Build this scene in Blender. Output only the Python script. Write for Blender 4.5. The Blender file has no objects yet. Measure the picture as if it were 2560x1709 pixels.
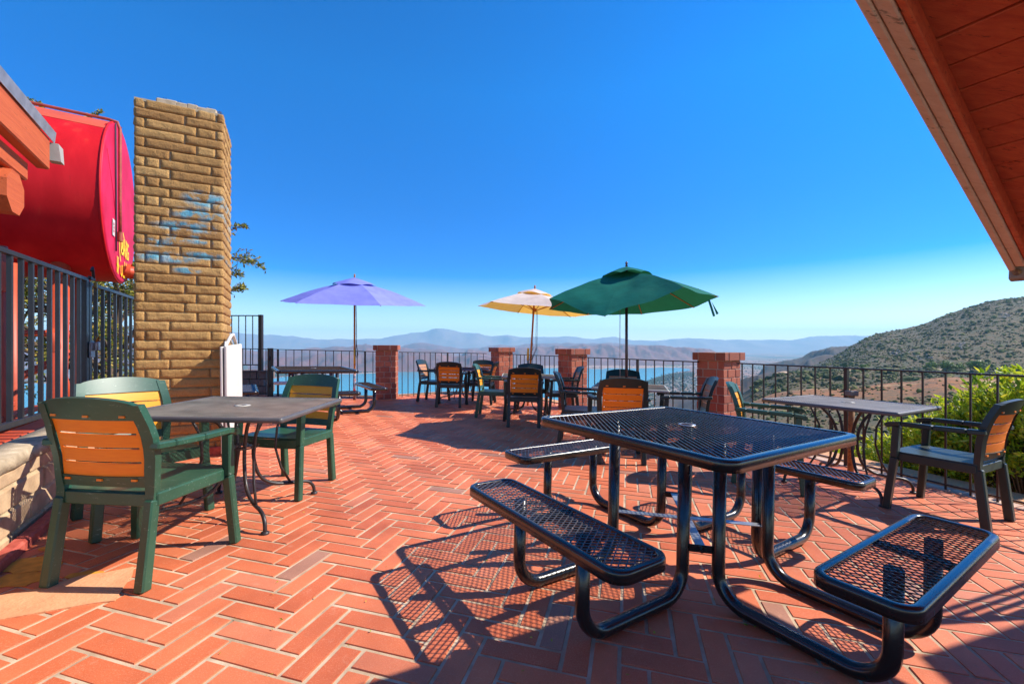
import bpy, bmesh, math, random
import numpy as np
from mathutils import Vector, Matrix, Quaternion, noise
R = math.radians
sc = bpy.context.scene
COL = sc.collection
random.seed(7)

# ------------------------------------------------------------------ camera
H = 1.18; F = 1080.0; CX = 1280.0; HY = 864.0      # eye height, focal length and horizon of the view (2560 px wide)
cd = bpy.data.cameras.new('camera'); cam = bpy.data.objects.new('camera', cd); COL.objects.link(cam)
cam.location = (0, 0, H); cam.rotation_euler = (R(90), 0, 0)
cd.sensor_width = 36; cd.lens = 36 * F / 2560; cd.shift_y = 9.5 / 2560
cd.clip_start = 0.05; cd.clip_end = 200000
sc.camera = cam

# ------------------------------------------------------------------ world, sun, exposure
SUN_D = Vector((1.0, 0.12, 0.0)).normalized(); EL = R(41.3)
w = bpy.data.worlds.new("World"); sc.world = w; w.use_nodes = True
nt = w.node_tree; nt.nodes.clear()
sky = nt.nodes.new('ShaderNodeTexSky'); sky.sky_type = 'NISHITA'; sky.sun_disc = False
sky.sun_elevation = EL; sky.sun_rotation = math.atan2(SUN_D.x, SUN_D.y)
sky.altitude = 820; sky.air_density = 1.0; sky.dust_density = 0.25; sky.ozone_density = 3.2
gm = nt.nodes.new('ShaderNodeGamma'); gm.inputs[1].default_value = 1.22
hs = nt.nodes.new('ShaderNodeHueSaturation'); hs.inputs['Saturation'].default_value = 1.75; hs.inputs['Hue'].default_value = 0.503; hs.inputs['Value'].default_value = .95
bg = nt.nodes.new('ShaderNodeBackground'); bg.inputs[1].default_value = 0.13
wo = nt.nodes.new('ShaderNodeOutputWorld')
nt.links.new(sky.outputs[0], gm.inputs[0]); nt.links.new(gm.outputs[0], hs.inputs['Color'])
# clear deep blue overhead, paling towards the horizon: the saturation falls with the height above it
tcw = nt.nodes.new('ShaderNodeTexCoord'); sxw = nt.nodes.new('ShaderNodeSeparateXYZ'); nt.links.new(tcw.outputs['Generated'], sxw.inputs[0])
mrw = nt.nodes.new('ShaderNodeMapRange'); mrw.interpolation_type = 'LINEAR'; nt.links.new(sxw.outputs[2], mrw.inputs[0])
mrw.inputs[1].default_value = 0.015; mrw.inputs[2].default_value = 0.25; mrw.inputs[3].default_value = 1.0; mrw.inputs[4].default_value = 1.85
nt.links.new(mrw.outputs[0], hs.inputs['Saturation'])
def wramp(stops, sock):
    r_ = nt.nodes.new('ShaderNodeValToRGB'); e_ = r_.color_ramp.elements
    e_[0].position, e_[0].color = stops[0][0], (stops[0][1],) * 3 + (1,); e_[1].position, e_[1].color = stops[1][0], (stops[1][1],) * 3 + (1,)
    for p_, v_ in stops[2:]: e_.new(p_).color = (v_,) * 3 + (1,)
    nt.links.new(sxw.outputs[2], r_.inputs[0]); nt.links.new(r_.outputs[0], sock)
wramp([(0, .78), (.07, .74), (.16, .72), (.30, .80), (.5, 1.0)], hs.inputs['Value'])
wramp([(0, .500), (.06, .506), (.18, .518), (.32, .510), (.5, .503)], hs.inputs['Hue']); nt.links.new(hs.outputs[0], bg.inputs[0]); nt.links.new(bg.outputs[0], wo.inputs[0])
sl = bpy.data.lights.new('sun', 'SUN'); sun = bpy.data.objects.new('sun', sl); COL.objects.link(sun)
sl.energy = 5.0; sl.angle = R(0.5); sl.color = (1.0, 0.93, 0.82)
sd = Vector((SUN_D.x * math.cos(EL), SUN_D.y * math.cos(EL), math.sin(EL)))
sun.rotation_euler = sd.to_track_quat('Z', 'Y').to_euler(); sun.location = (20, 2, 20)
sc.view_settings.view_transform = 'Standard'; sc.view_settings.look = 'None'
sc.view_settings.exposure = 0.55; sc.view_settings.gamma = 1.0
sc.render.engine = 'CYCLES'
sc.cycles.use_denoising = True
sc.cycles.max_bounces = 8; sc.cycles.volume_bounces = 1
sc.cycles.sample_clamp_indirect = 6

# ------------------------------------------------------------------ ground plane of the terrace (it drains towards the right)
FA, FB, FC = 0.023, -0.0234, -0.0095
def fl(x, y): return FA + FB * x + FC * y
def G(px, py, h=0.0):
    u = (px - CX) / F; v = (py - HY) / F
    t = (H - FA - h) / (v + FB * u + FC)
    return t * u, t
TILT = Vector((0, 0, 1)).rotation_difference(Vector((-FB, -FC, 1)).normalized())
def az(deg): return Vector((math.sin(R(deg)), math.cos(R(deg)), 0))
A57 = az(57); B33 = az(-33)          # the building's two directions

# ------------------------------------------------------------------ mesh builder
class MB:
    def __init__(s): s.v = []; s.f = []; s.sm = []
    def add(s, vs, fs, smooth=False):
        n = len(s.v); s.v += [tuple(p) for p in vs]; s.f += [tuple(i + n for i in q) for q in fs]; s.sm += [smooth] * len(fs)
        return s
    def box(s, x0, x1, y0, y1, z0, z1, M=None, bev=0.0):
        if bev <= 0:
            vs = [Vector((x, y, z)) for z in (z0, z1) for y in (y0, y1) for x in (x0, x1)]
            fs = [(0, 2, 3, 1), (4, 5, 7, 6), (0, 1, 5, 4), (2, 6, 7, 3), (0, 4, 6, 2), (1, 3, 7, 5)]
        else:
            b = min(bev, (x1 - x0) * .45, (y1 - y0) * .45, (z1 - z0) * .45)
            vs = []; key = {}
            for ix, X in enumerate((x0, x1)):
                for iy, Y in enumerate((y0, y1)):
                    for iz, Z in enumerate((z0, z1)):
                        sx = 1 - 2 * ix; sy = 1 - 2 * iy; sz = 1 - 2 * iz
                        for a in range(3):
                            o = [sx * b, sy * b, sz * b]; o[a] = 0
                            key[(ix, iy, iz, a)] = len(vs); vs.append(Vector((X + o[0], Y + o[1], Z + o[2])))
            fs = []
            k = lambda x, y, z, a: key[(x, y, z, a)]
            for i in (0, 1):
                q = [k(i, 0, 0, 0), k(i, 1, 0, 0), k(i, 1, 1, 0), k(i, 0, 1, 0)]; fs.append(q if i else q[::-1])
                q = [k(0, i, 0, 1), k(1, i, 0, 1), k(1, i, 1, 1), k(0, i, 1, 1)]; fs.append(q[::-1] if i else q)
                q = [k(0, 0, i, 2), k(1, 0, i, 2), k(1, 1, i, 2), k(0, 1, i, 2)]; fs.append(q if i else q[::-1])
            for i in (0, 1):
                for j in (0, 1):
                    q = [k(i, j, 0, 0), k(i, j, 1, 0), k(i, j, 1, 1), k(i, j, 0, 1)]; fs.append(q if i == j else q[::-1])
                    q = [k(i, 0, j, 0), k(i, 0, j, 2), k(i, 1, j, 2), k(i, 1, j, 0)]; fs.append(q if i == j else q[::-1])
                    q = [k(0, i, j, 1), k(1, i, j, 1), k(1, i, j, 2), k(0, i, j, 2)]; fs.append(q if i == j else q[::-1])
                    for l in (0, 1):
                        q = [k(i, j, l, 0), k(i, j, l, 1), k(i, j, l, 2)]; fs.append(q if (i + j + l) % 2 == 0 else q[::-1])
            fs = [tuple(q) for q in fs]
        if M is not None: vs = [M @ p for p in vs]
        return s.add(vs, fs)
    def beam(s, p, q, w, h, up=(0, 0, 1), bev=0.0, w2=None, h2=None):
        """rectangular bar from p to q, w across, h along up"""
        p = Vector(p); q = Vector(q); d = (q - p).normalized(); up = Vector(up)
        r = d.cross(up)
        if r.length < 1e-5: r = d.cross(Vector((0, 1, 0)))
        r.normalize(); u = r.cross(d).normalized()
        w2 = w2 or w; h2 = h2 or h
        if bev > 0:
            M = Matrix.Translation(p) @ Matrix((r, d, u)).transposed().to_4x4()
            L = (q - p).length
            n = len(s.v)
            s.box(-w / 2, w / 2, 0, L, -h / 2, h / 2, None, bev)
            for i in range(n, len(s.v)):
                v = Vector(s.v[i]); t = v.y / L
                v.x *= 1 + (w2 / w - 1) * t; v.z *= 1 + (h2 / h - 1) * t
                s.v[i] = tuple(M @ v)
            return s
        vs = []
        for c, ww, hh in ((p, w, h), (q, w2, h2)):
            for a, b in ((-1, -1), (1, -1), (1, 1), (-1, 1)): vs.append(c + r * a * ww / 2 + u * b * hh / 2)
        return s.add(vs, [(3, 2, 1, 0), (4, 5, 6, 7), (0, 1, 5, 4), (1, 2, 6, 5), (2, 3, 7, 6), (3, 0, 4, 7)])
    def tube(s, pts, r, n=10, cap=True, r2=None):
        pts = [Vector(p) for p in pts]; m = len(pts)
        rs = [r if r2 is None else r + (r2 - r) * i / (m - 1) for i in range(m)]
        vs = []; prev = None
        for i, p in enumerate(pts):
            d = (pts[min(i + 1, m - 1)] - pts[max(i - 1, 0)]).normalized()
            if prev is None:
                a = d.cross(Vector((0, 0, 1)))
                if a.length < .05: a = d.cross(Vector((1, 0, 0)))
                a.normalize()
            else:
                a = (prev - d * prev.dot(d)).normalized()
            prev = a; b = d.cross(a)
            for k in range(n):
                t = 2 * math.pi * k / n; vs.append(p + (a * math.cos(t) + b * math.sin(t)) * rs[i])
        fs = []
        for i in range(m - 1):
            for k in range(n):
                k2 = (k + 1) % n; fs.append((i * n + k, i * n + k2, (i + 1) * n + k2, (i + 1) * n + k))
        base = len(s.v); s.add(vs, fs, True)
        if cap:
            s.add([], []); s.f += [tuple(base + k for k in range(n))[::-1], tuple(base + (m - 1) * n + k for k in range(n))]; s.sm += [False, False]
        return s
    def lathe(s, prof, n=16, M=None, smooth=True):
        vs = []; m = len(prof)
        for r, z in prof:
            for k in range(n):
                t = 2 * math.pi * k / n; vs.append(Vector((r * math.cos(t), r * math.sin(t), z)))
        if M is not None: vs = [M @ p for p in vs]
        fs = [(i * n + k, i * n + (k + 1) % n, (i + 1) * n + (k + 1) % n, (i + 1) * n + k) for i in range(m - 1) for k in range(n)]
        return s.add(vs, fs, smooth)
    def prism(s, poly, z0, z1, M=None):
        n = len(poly); vs = [Vector((x, y, z)) for z in (z0, z1) for x, y in poly]
        if M is not None: vs = [M @ p for p in vs]
        fs = [tuple(range(n))[::-1], tuple(range(n, 2 * n))] + [(i, (i + 1) % n, n + (i + 1) % n, n + i) for i in range(n)]
        return s.add(vs, fs)
    def mesh(s, name, mat):
        me = bpy.data.meshes.new(name); me.from_pydata(s.v, [], s.f)
        me.polygons.foreach_set('use_smooth', s.sm)
        if mat: me.materials.append(mat)
        me.update(); return me
    def build(s, name, mat, parent=None):
        o = bpy.data.objects.new(name, s.mesh(name, mat)); COL.objects.link(o)
        if parent: o.parent = parent
        return o
def tag(o, label=None, cat=None, group=None, kind=None):
    if label: o['label'] = label
    if cat: o['category'] = cat
    if group: o['group'] = group
    if kind: o['kind'] = kind
    return o
def empty(name, loc=(0, 0, 0), rz=0.0, tilt=False):
    o = bpy.data.objects.new(name, None); COL.objects.link(o); o.empty_display_size = .1
    o.location = loc
    q = Quaternion((0, 0, 1), rz)
    if tilt: q = TILT @ q
    o.rotation_euler = q.to_euler(); return o
def copy_tree(o, parent=None):
    c = o.copy(); COL.objects.link(c)
    if parent: c.parent = parent
    for ch in list(o.children): copy_tree(ch, c)
    return c
def place(o, x, y, azdeg, dz=0.0, lean=None):
    """stand o on the terrace, its +y pointing to compass angle azdeg"""
    o.location = (x, y, fl(x, y) + dz)
    q = TILT @ Quaternion((0, 0, 1), -R(azdeg))
    if lean: q = Quaternion(Vector(lean[0]), lean[1]) @ q
    o.rotation_euler = q.to_euler()

# ------------------------------------------------------------------ materials
def mat(name): 
    m = bpy.data.materials.new(name); m.use_nodes = True
    n = m.node_tree; b = n.nodes['Principled BSDF']; return m, n, b
def N(n, t, **k):
    x = n.nodes.new(t)
    for a, v in k.items(): setattr(x, a, v)
    return x
def coords(n, scale=(1, 1, 1), kind='Object'):
    tc = N(n, 'ShaderNodeTexCoord'); mp = N(n, 'ShaderNodeMapping'); mp.inputs['Scale'].default_value = scale
    n.links.new(tc.outputs[kind], mp.inputs['Vector']); return mp.outputs[0]
def nz(n, vec, scale, detail=4, rough=.55, dist=0):
    x = N(n, 'ShaderNodeTexNoise'); x.inputs['Scale'].default_value = scale; x.inputs['Detail'].default_value = detail
    x.inputs['Roughness'].default_value = rough; x.inputs['Distortion'].default_value = dist
    if vec is not None: n.links.new(vec, x.inputs['Vector'])
    return x.outputs[0]
def ramp(n, val, stops):
    r = N(n, 'ShaderNodeValToRGB'); e = r.color_ramp.elements
    while len(e) > 1: e.remove(e[-1])
    e[0].position, e[0].color = stops[0][0], tuple(stops[0][1]) + (1,)
    for p, c in stops[1:]:
        q = e.new(p); q.color = tuple(c) + (1,)
    n.links.new(val, r.inputs[0]); return r.outputs[0]
def mix(n, fac, a, b, mode='MIX'):
    m = N(n, 'ShaderNodeMix', data_type='RGBA', blend_type=mode)
    for s_, v in ((m.inputs[0], fac), (m.inputs[6], a), (m.inputs[7], b)):
        if hasattr(v, 'is_output') or isinstance(v, bpy.types.NodeSocket): n.links.new(v, s_)
        elif isinstance(v, (int, float)): s_.default_value = v
        else: s_.default_value = tuple(v) + (1,)
    return m.outputs[2]
def bump(n, b, val, strength=.3, dist=.01):
    x = N(n, 'ShaderNodeBump'); x.inputs['Strength'].default_value = strength; x.inputs['Distance'].default_value = dist
    n.links.new(val, x.inputs['Height']); n.links.new(x.outputs[0], b.inputs['Normal'])
def math_(n, op, a, b=None):
    m = N(n, 'ShaderNodeMath', operation=op)
    for i, v in enumerate((a, b)):
        if v is None: continue
        if isinstance(v, (int, float)): m.inputs[i].default_value = v
        else: n.links.new(v, m.inputs[i])
    return m.outputs[0]
def rnd(n): return N(n, 'ShaderNodeNewGeometry').outputs['Random Per Island']
def simple(name, c, rough=.5, metal=0, var=.12, scale=8, bmp=.1, spec=.5, c2=None, bscale=None, stretch=(1, 1, 1), kind='Object', coat=0):
    m, n, b = mat(name); v = coords(n, stretch, kind)
    a = nz(n, v, scale, 5)
    lo = [x * (1 - var) for x in c]; hi = c2 or [min(1, x * (1 + var)) for x in c]
    n.links.new(ramp(n, a, [(.3, lo), (.7, hi)]), b.inputs['Base Color'])
    b.inputs['Roughness'].default_value = rough; b.inputs['Metallic'].default_value = metal
    b.inputs['Specular IOR Level'].default_value = spec; b.inputs['Coat Weight'].default_value = coat
    if bmp: bump(n, b, nz(n, v, bscale or scale * 6, 3), bmp, .004)
    return m

M = {}
# paving bricks: fired clay with pale grit, a colour of its own for every brick
m, n, b = mat('brick_paver'); v = coords(n)
ri = rnd(n)
base = ramp(n, ri, [(0, (.60, .128, .044)), (.4, (.68, .158, .055)), (.9, (.74, .195, .075)), (.98, (.66, .20, .10)), (.988, (.42, .18, .11)), (1, (.42, .20, .13))])
grit = ramp(n, nz(n, v, 240, 3, .7), [(.52, (0, 0, 0)), (.68, (1, 1, 1))])
c = mix(n, math_(n, 'MULTIPLY', grit, .38), base, (.90, .46, .27))
blot = ramp(n, nz(n, v, 3.0, 5), [(.3, (.80, .76, .74)), (.68, (1.1, 1.1, 1.1))])
c = mix(n, 1.0, c, blot, 'MULTIPLY')
c = mix(n, 1.0, c, ramp(n, nz(n, v, .55, 6, .65), [(.32, (.74, .72, .72)), (.50, (1, 1, 1)), (.7, (1.06, 1.04, 1.0))]), 'MULTIPLY')
wear = ramp(n, nz(n, v, 11, 6, .75, .5), [(.60, (0, 0, 0)), (.70, (1, 1, 1))])
c = mix(n, math_(n, 'MULTIPLY', wear, .30), c, (.80, .42, .26))
dirt = ramp(n, nz(n, v, 26, 5, .7), [(.60, (0, 0, 0)), (.78, (1, 1, 1))])
c = mix(n, math_(n, 'MULTIPLY', dirt, .35), c, (.34, .15, .09))
n.links.new(c, b.inputs['Base Color']); b.inputs['Roughness'].default_value = .62
bump(n, b, nz(n, v, 160, 4, .7), .35, .003); M['paver'] = m
M['mortar'] = simple('mortar', (.46, .32, .19), .9, var=.18, scale=9, bmp=.5, c2=(.70, .54, .36), bscale=300)
m, n, b = mat('concrete_patch'); v = coords(n)
c = ramp(n, nz(n, v, 6, 6, .6), [(.25, (.60, .26, .12)), (.5, (.72, .35, .17)), (.75, (.78, .42, .22))])
n.links.new(c, b.inputs['Base Color']); b.inputs['Roughness'].default_value = .85; bump(n, b, nz(n, v, 60, 5), .5, .01); M['patch'] = m
M['yellow_paint'] = simple('spilled_paint', (.70, .30, .03), .8, var=.2, scale=20, bmp=.2)
M['ledge'] = simple('orange_stucco', (.62, .29, .13), .9, var=.12, scale=60, bmp=.6, c2=(.74, .38, .18), bscale=200)
M['edge_brick'] = simple('pale_edge_brick', (.60, .36, .26), .8, var=.2, scale=12, bmp=.3, c2=(.74, .50, .36))
# red pillar bricks
m, n, b = mat('red_brick'); v = coords(n)
c = ramp(n, rnd(n), [(0, (.22, .045, .028)), (.5, (.34, .075, .04)), (1, (.46, .12, .06))])
c = mix(n, math_(n, 'MULTIPLY', nz(n, v, 30, 5, .7), .5), c, (.52, .19, .10)); n.links.new(c, b.inputs['Base Color'])
b.inputs['Roughness'].default_value = .8; bump(n, b, nz(n, v, 90, 4), .5, .006); M['redbrick'] = m
M['pmortar'] = simple('pillar_mortar', (.42, .30, .22), .95, var=.15, scale=20, bmp=.4)
# slumped tan blocks
m, n, b = mat('slump_block'); v = coords(n)
c = ramp(n, rnd(n), [(0, (.43, .225, .072)), (.5, (.53, .30, .10)), (1, (.62, .37, .135))])
sp = ramp(n, nz(n, v, 120, 4, .7), [(.35, (.7, .66, .6)), (.65, (1.12, 1.1, 1.05))])
c = mix(n, 1.0, c, sp, 'MULTIPLY')
# spray paint: hazy blue strokes, placed on the front face in block coordinates (x across, z up)
tc = N(n, 'ShaderNodeTexCoord'); sx = N(n, 'ShaderNodeSeparateXYZ'); n.links.new(tc.outputs['Object'], sx.inputs[0])
mask = None
for (cx_, cz_, rx_, rz_) in ((.58, 2.68, .20, .09), (.52, 2.52, .24, .075), (.44, 2.38, .30, .055), (.46, 2.26, .26, .045), (.20, 2.20, .16, .045), (.56, 2.10, .20, .04), (.26, 2.06, .26, .06), (.42, 1.94, .12, .035)):
    dx = math_(n, 'DIVIDE', math_(n, 'SUBTRACT', sx.outputs[0], cx_), rx_); dz = math_(n, 'DIVIDE', math_(n, 'SUBTRACT', sx.outputs[2], cz_), rz_)
    d = math_(n, 'SQRT', math_(n, 'ADD', math_(n, 'MULTIPLY', dx, dx), math_(n, 'MULTIPLY', dz, dz)))
    k = N(n, 'ShaderNodeMapRange'); n.links.new(d, k.inputs[0]); k.inputs[1].default_value = .6; k.inputs[2].default_value = 1.15; k.inputs[3].default_value = 1; k.inputs[4].default_value = 0
    mask = k.outputs[0] if mask is None else math_(n, 'MAXIMUM', mask, k.outputs[0])
stroke = ramp(n, nz(n, v, 9, 4, .6, .6), [(.42, (0, 0, 0)), (.56, (1, 1, 1))])
mask = math_(n, 'MULTIPLY', mask, stroke)
blue = ramp(n, nz(n, v, 7, 3), [(.4, (.03, .36, .52)), (.55, (.12, .46, .58)), (.7, (.42, .50, .52))])
c = mix(n, math_(n, 'MULTIPLY', mask, .85), c, blue)
n.links.new(c, b.inputs['Base Color']); b.inputs['Roughness'].default_value = .95
bump(n, b, nz(n, v, 38, 8, .75), 1.0, .022); M['slump'] = m
M['smortar'] = simple('block_mortar', (.50, .39, .24), .95, var=.2, scale=30, bmp=.5)
M['wallblock'] = simple('tan_wall_block', (.50, .32, .18), .95, var=.2, scale=9, bmp=.8, c2=(.66, .46, .27), bscale=60)
M['wallcap'] = simple('concrete_cap', (.42, .31, .19), .95, var=.25, scale=12, bmp=.8, c2=(.60, .47, .31), bscale=80)
M['redbase'] = simple('red_painted_base', (.42, .06, .035), .7, var=.2, scale=18, bmp=.4, c2=(.60, .13, .09))
M['greyblock'] = simple('grey_block', (.20, .15, .13), .95, var=.2, scale=14, bmp=.6)
# metals and plastics
def painted(name, c, rough=.35, chip=(.25, .12, .06), amt=.64, coat=.3):
    m, n, b = mat(name); v = coords(n)
    w_ = ramp(n, nz(n, v, 22, 6, .65), [(amt, (0, 0, 0)), (amt + .06, (1, 1, 1))])
    tone = ramp(n, nz(n, v, 5, 4), [(.3, [x * .8 for x in c]), (.7, [min(1, x * 1.25) for x in c])])
    n.links.new(mix(n, w_, tone, chip), b.inputs['Base Color'])
    rr = ramp(n, nz(n, v, 30, 4), [(.3, (rough * .88,) * 3), (.7, (min(1, rough * 1.18),) * 3)]); n.links.new(rr, b.inputs['Roughness'])
    b.inputs['Coat Weight'].default_value = coat; b.inputs['Coat Roughness'].default_value = .25
    bump(n, b, nz(n, v, 80, 4), .12, .002); return m
M['black'] = painted('black_coated_steel', (.010, .0085, .008), .24, (.05, .03, .02), .72, .5)
M['blackmesh'] = painted('worn_sunglint_mesh', (.055, .050, .048), .28, (.20, .17, .15), .60, .4)  # worn mesh, also lightened so that its strands look sunlit
M['rail'] = painted('dark_rail_paint', (.022, .013, .012), .45, (.10, .05, .03), .66, .1)
M['gate'] = painted('grey_black_gate_paint', (.018, .020, .026), .42, (.16, .12, .10), .68, .2)
M['iron'] = painted('wrought_iron', (.030, .022, .020), .45, (.14, .08, .05), .62, .1)
M['iron_tan'] = painted('tan_wrought_iron', (.30, .17, .10), .6, (.14, .08, .05), .62, 0)
M['meshgrey'] = painted('grey_mesh_steel', (.44, .41, .34), .5, (.42, .26, .09), .68, 0)
M['meshlilac'] = painted('lilac_grey_mesh', (.20, .15, .17), .55, (.30, .18, .12), .62, 0)
M['rust'] = painted('rusty_pole', (.30, .15, .05), .7, (.16, .06, .03), .5, 0)
M['galv'] = simple('galvanised_sheet', (.42, .44, .48), .38, .6, var=.25, scale=10, bmp=.2)
M['greycap'] = simple('grey_cap', (.16, .13, .11), .7, var=.2, scale=20)
M['brass'] = simple('brass_lock', (.45, .28, .08), .4, .8, var=.2, scale=30)
# chair plastic, with scuffs
def resin(name, c, scuff=.66):
    m, n, b = mat(name); v = coords(n)
    s1 = ramp(n, nz(n, coords(n, (3, 14, 14)), 6, 6, .75), [(scuff, (0, 0, 0)), (scuff + .05, (1, 1, 1))])
    tone = ramp(n, nz(n, v, 6, 4), [(.3, [x * .85 for x in c]), (.7, [x * 1.2 for x in c])])
    n.links.new(mix(n, math_(n, 'MULTIPLY', s1, .45), tone, (.35, .45, .36)), b.inputs['Base Color'])
    b.inputs['Roughness'].default_value = .42; b.inputs['Coat Weight'].default_value = .15; b.inputs['Coat Roughness'].default_value = .3
    bump(n, b, nz(n, coords(n, (1, 30, 30)), 12, 3), .08, .002); return m
M['green'] = resin('green_resin', (.020, .080, .044), .61)
M['dkgreen'] = resin('dark_green_resin', (.006, .022, .019), .74)
def slat(name, lo, hi):
    m, n, b = mat(name); v = coords(n, (2.2, 10, 26))
    n.links.new(ramp(n, nz(n, v, 5, 6, .6, .4), [(.25, lo), (.75, hi)]), b.inputs['Base Color'])
    b.inputs['Roughness'].default_value = .5; b.inputs['Subsurface Weight'].default_value = 0
    bump(n, b, nz(n, v, 14, 4), .15, .002); return m
M['orange'] = slat('orange_slats', (.90, .19, .002), (1.0, .27, .004))
M['orange_lit'] = slat('sunlit_orange_slats', (.86, .29, .008), (.98, .42, .015))  # the orange slats again, with sunlight put into the colour
M['faded'] = slat('faded_slats', (.40, .17, .08), (.56, .27, .13))
M['wood'] = slat('varnished_pole', (.40, .11, .015), (.62, .22, .03))
# canopies: cloth that also lets light through
def cloth(name, c, tr, tc_=None, kinds=.35):
    m, n, b = mat(name); v = coords(n)
    col = ramp(n, nz(n, v, 5, 4), [(.3, [x * .86 for x in c]), (.7, [min(1, x * 1.1) for x in c])])
    n.links.new(col, b.inputs['Base Color']); b.inputs['Roughness'].default_value = .8; b.inputs['Specular IOR Level'].default_value = .2
    bump(n, b, nz(n, coords(n, (1, 1, 2)), 7, 4), .35, .02)
    t = N(n, 'ShaderNodeBsdfTranslucent'); t.inputs[0].default_value = tuple(tc_ or c) + (1,)
    mx = N(n, 'ShaderNodeMixShader'); mx.inputs[0].default_value = tr
    n.links.new(b.outputs[0], mx.inputs[1]); n.links.new(t.outputs[0], mx.inputs[2])
    n.links.new(mx.outputs[0], n.nodes['Material Output'].inputs[0]); return m
M['lilac'] = cloth('lilac_canvas', (.25, .27, .74), .12)
M['cream'] = cloth('cream_canvas', (.86, .76, .66), .35, (.98, .52, .05))
M['gcloth'] = cloth('green_canvas', (.003, .15, .105), .14, (.03, .22, .08))
# red things on the left, roofs
m, n, b = mat('red_tank_paint'); v = coords(n)
c = ramp(n, nz(n, coords(n, (1.5, 1.5, .35)), 3, 6, .6), [(.3, (.56, .006, .010)), (.6, (.68, .012, .016)), (.8, (.74, .06, .03))])
st = ramp(n, nz(n, coords(n, (6, 6, .4)), 4, 5, .7), [(.62, (0, 0, 0)), (.7, (1, 1, 1))])
c = mix(n, math_(n, 'MULTIPLY', st, .3), c, (.40, .02, .01))
n.links.new(c, b.inputs['Base Color']); b.inputs['Roughness'].default_value = .5; b.inputs['Specular IOR Level'].default_value = .22; bump(n, b, nz(n, v, 6, 4), .12, .02); M['tank'] = m
M['tankend_lit'] = simple('sunlit_pink_tank_end', (.62, .010, .045), .55, var=.12, scale=2.5, bmp=.1, c2=(.74, .020, .085), spec=.2)  # tank red turned pink: the sun on this end is in the colour
M['tanktop'] = simple('faded_orange_tank_paint', (.70, .10, .04), .5, var=.12, scale=3, bmp=.1)
M['redsteel'] = simple('red_oxide_steel', (.55, .075, .025), .5, var=.2, scale=4, bmp=.15)
M['redpipe'] = simple('rusty_red_pipe', (.35, .06, .03), .6, var=.3, scale=14, bmp=.3)
def timber(name, lo, hi, st=(1, 14, 14)):
    m, n, b = mat(name); v = coords(n, st)
    c = ramp(n, nz(n, v, 2.2, 7, .65, .8), [(.25, lo), (.75, hi)])
    ck = ramp(n, nz(n, v, 3.2, 6, .75, .3), [(.60, (0, 0, 0)), (.66, (1, 1, 1))])
    c = mix(n, math_(n, 'MULTIPLY', ck, .7), c, [x * .25 for x in lo]); n.links.new(c, b.inputs['Base Color'])
    b.inputs['Roughness'].default_value = .75; bump(n, b, nz(n, v, 9, 6, .7), .5, .006); return m
M['redwood'] = timber('red_stained_timber', (.44, .07, .018), (.62, .13, .035))
M['soffit'] = timber('red_soffit_board', (.60, .075, .028), (.86, .17, .055))
M['salmon'] = timber('salmon_painted_beam', (.74, .40, .25), (.88, .56, .39))
M['greywood'] = timber('weathered_grey_timber', (.26, .16, .11), (.40, .28, .20))
M['plywood'] = timber('bare_board', (.62, .28, .10), (.74, .38, .15))
M['bark'] = simple('bark', (.13, .085, .05), .95, var=.4, scale=8, bmp=.8)
def leafy(name, stops, tr=.3):
    m, n, b = mat(name)
    c = ramp(n, rnd(n), stops); n.links.new(c, b.inputs['Base Color']); b.inputs['Roughness'].default_value = .45
    t = N(n, 'ShaderNodeBsdfTranslucent'); n.links.new(c, t.inputs[0]); mx = N(n, 'ShaderNodeMixShader'); mx.inputs[0].default_value = tr
    n.links.new(b.outputs[0], mx.inputs[1]); n.links.new(t.outputs[0], mx.inputs[2]); n.links.new(mx.outputs[0], n.nodes['Material Output'].inputs[0]); return m
M['leaf_tree'] = leafy('olive_leaves', [(0, (.08, .13, .015)), (.5, (.24, .26, .03)), (.85, (.48, .40, .06)), (1, (.62, .40, .07))])
M['leaf_bush'] = leafy('yellow_green_leaves', [(0, (.14, .26, .01)), (.4, (.40, .52, .02)), (.8, (.68, .70, .04)), (1, (.78, .66, .06))], .45)
M['leaf_hill'] = simple('chaparral_leaves', (.05, .075, .025), .9, var=.5, scale=.05, bmp=0)
m, n, b = mat('chaparral'); c = ramp(n, rnd(n), [(0, (.050, .055, .018)), (.4, (.085, .095, .025)), (.7, (.14, .145, .035)), (.85, (.19, .18, .045)), (1, (.17, .10, .05))])
v = coords(n); c = mix(n, 1.0, c, ramp(n, nz(n, v, 2.5, 4, .8), [(.35, (.55, .55, .55)), (.65, (1.4, 1.4, 1.3))]), 'MULTIPLY')
n.links.new(c, b.inputs['Base Color']); b.inputs['Roughness'].default_value = .95; M['shrub'] = m
M['white'] = simple('white_paint', (.64, .60, .53), .6, var=.05, scale=8, bmp=.2)
M['yellow_tape'] = simple('yellow_tape', (.75, .42, .02), .5)
M['ropeblack'] = simple('cord', (.03, .03, .05), .8)
M['graffiti'] = simple('yellow_spray_paint', (.95, .62, .01), .6, var=.05)

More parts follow.
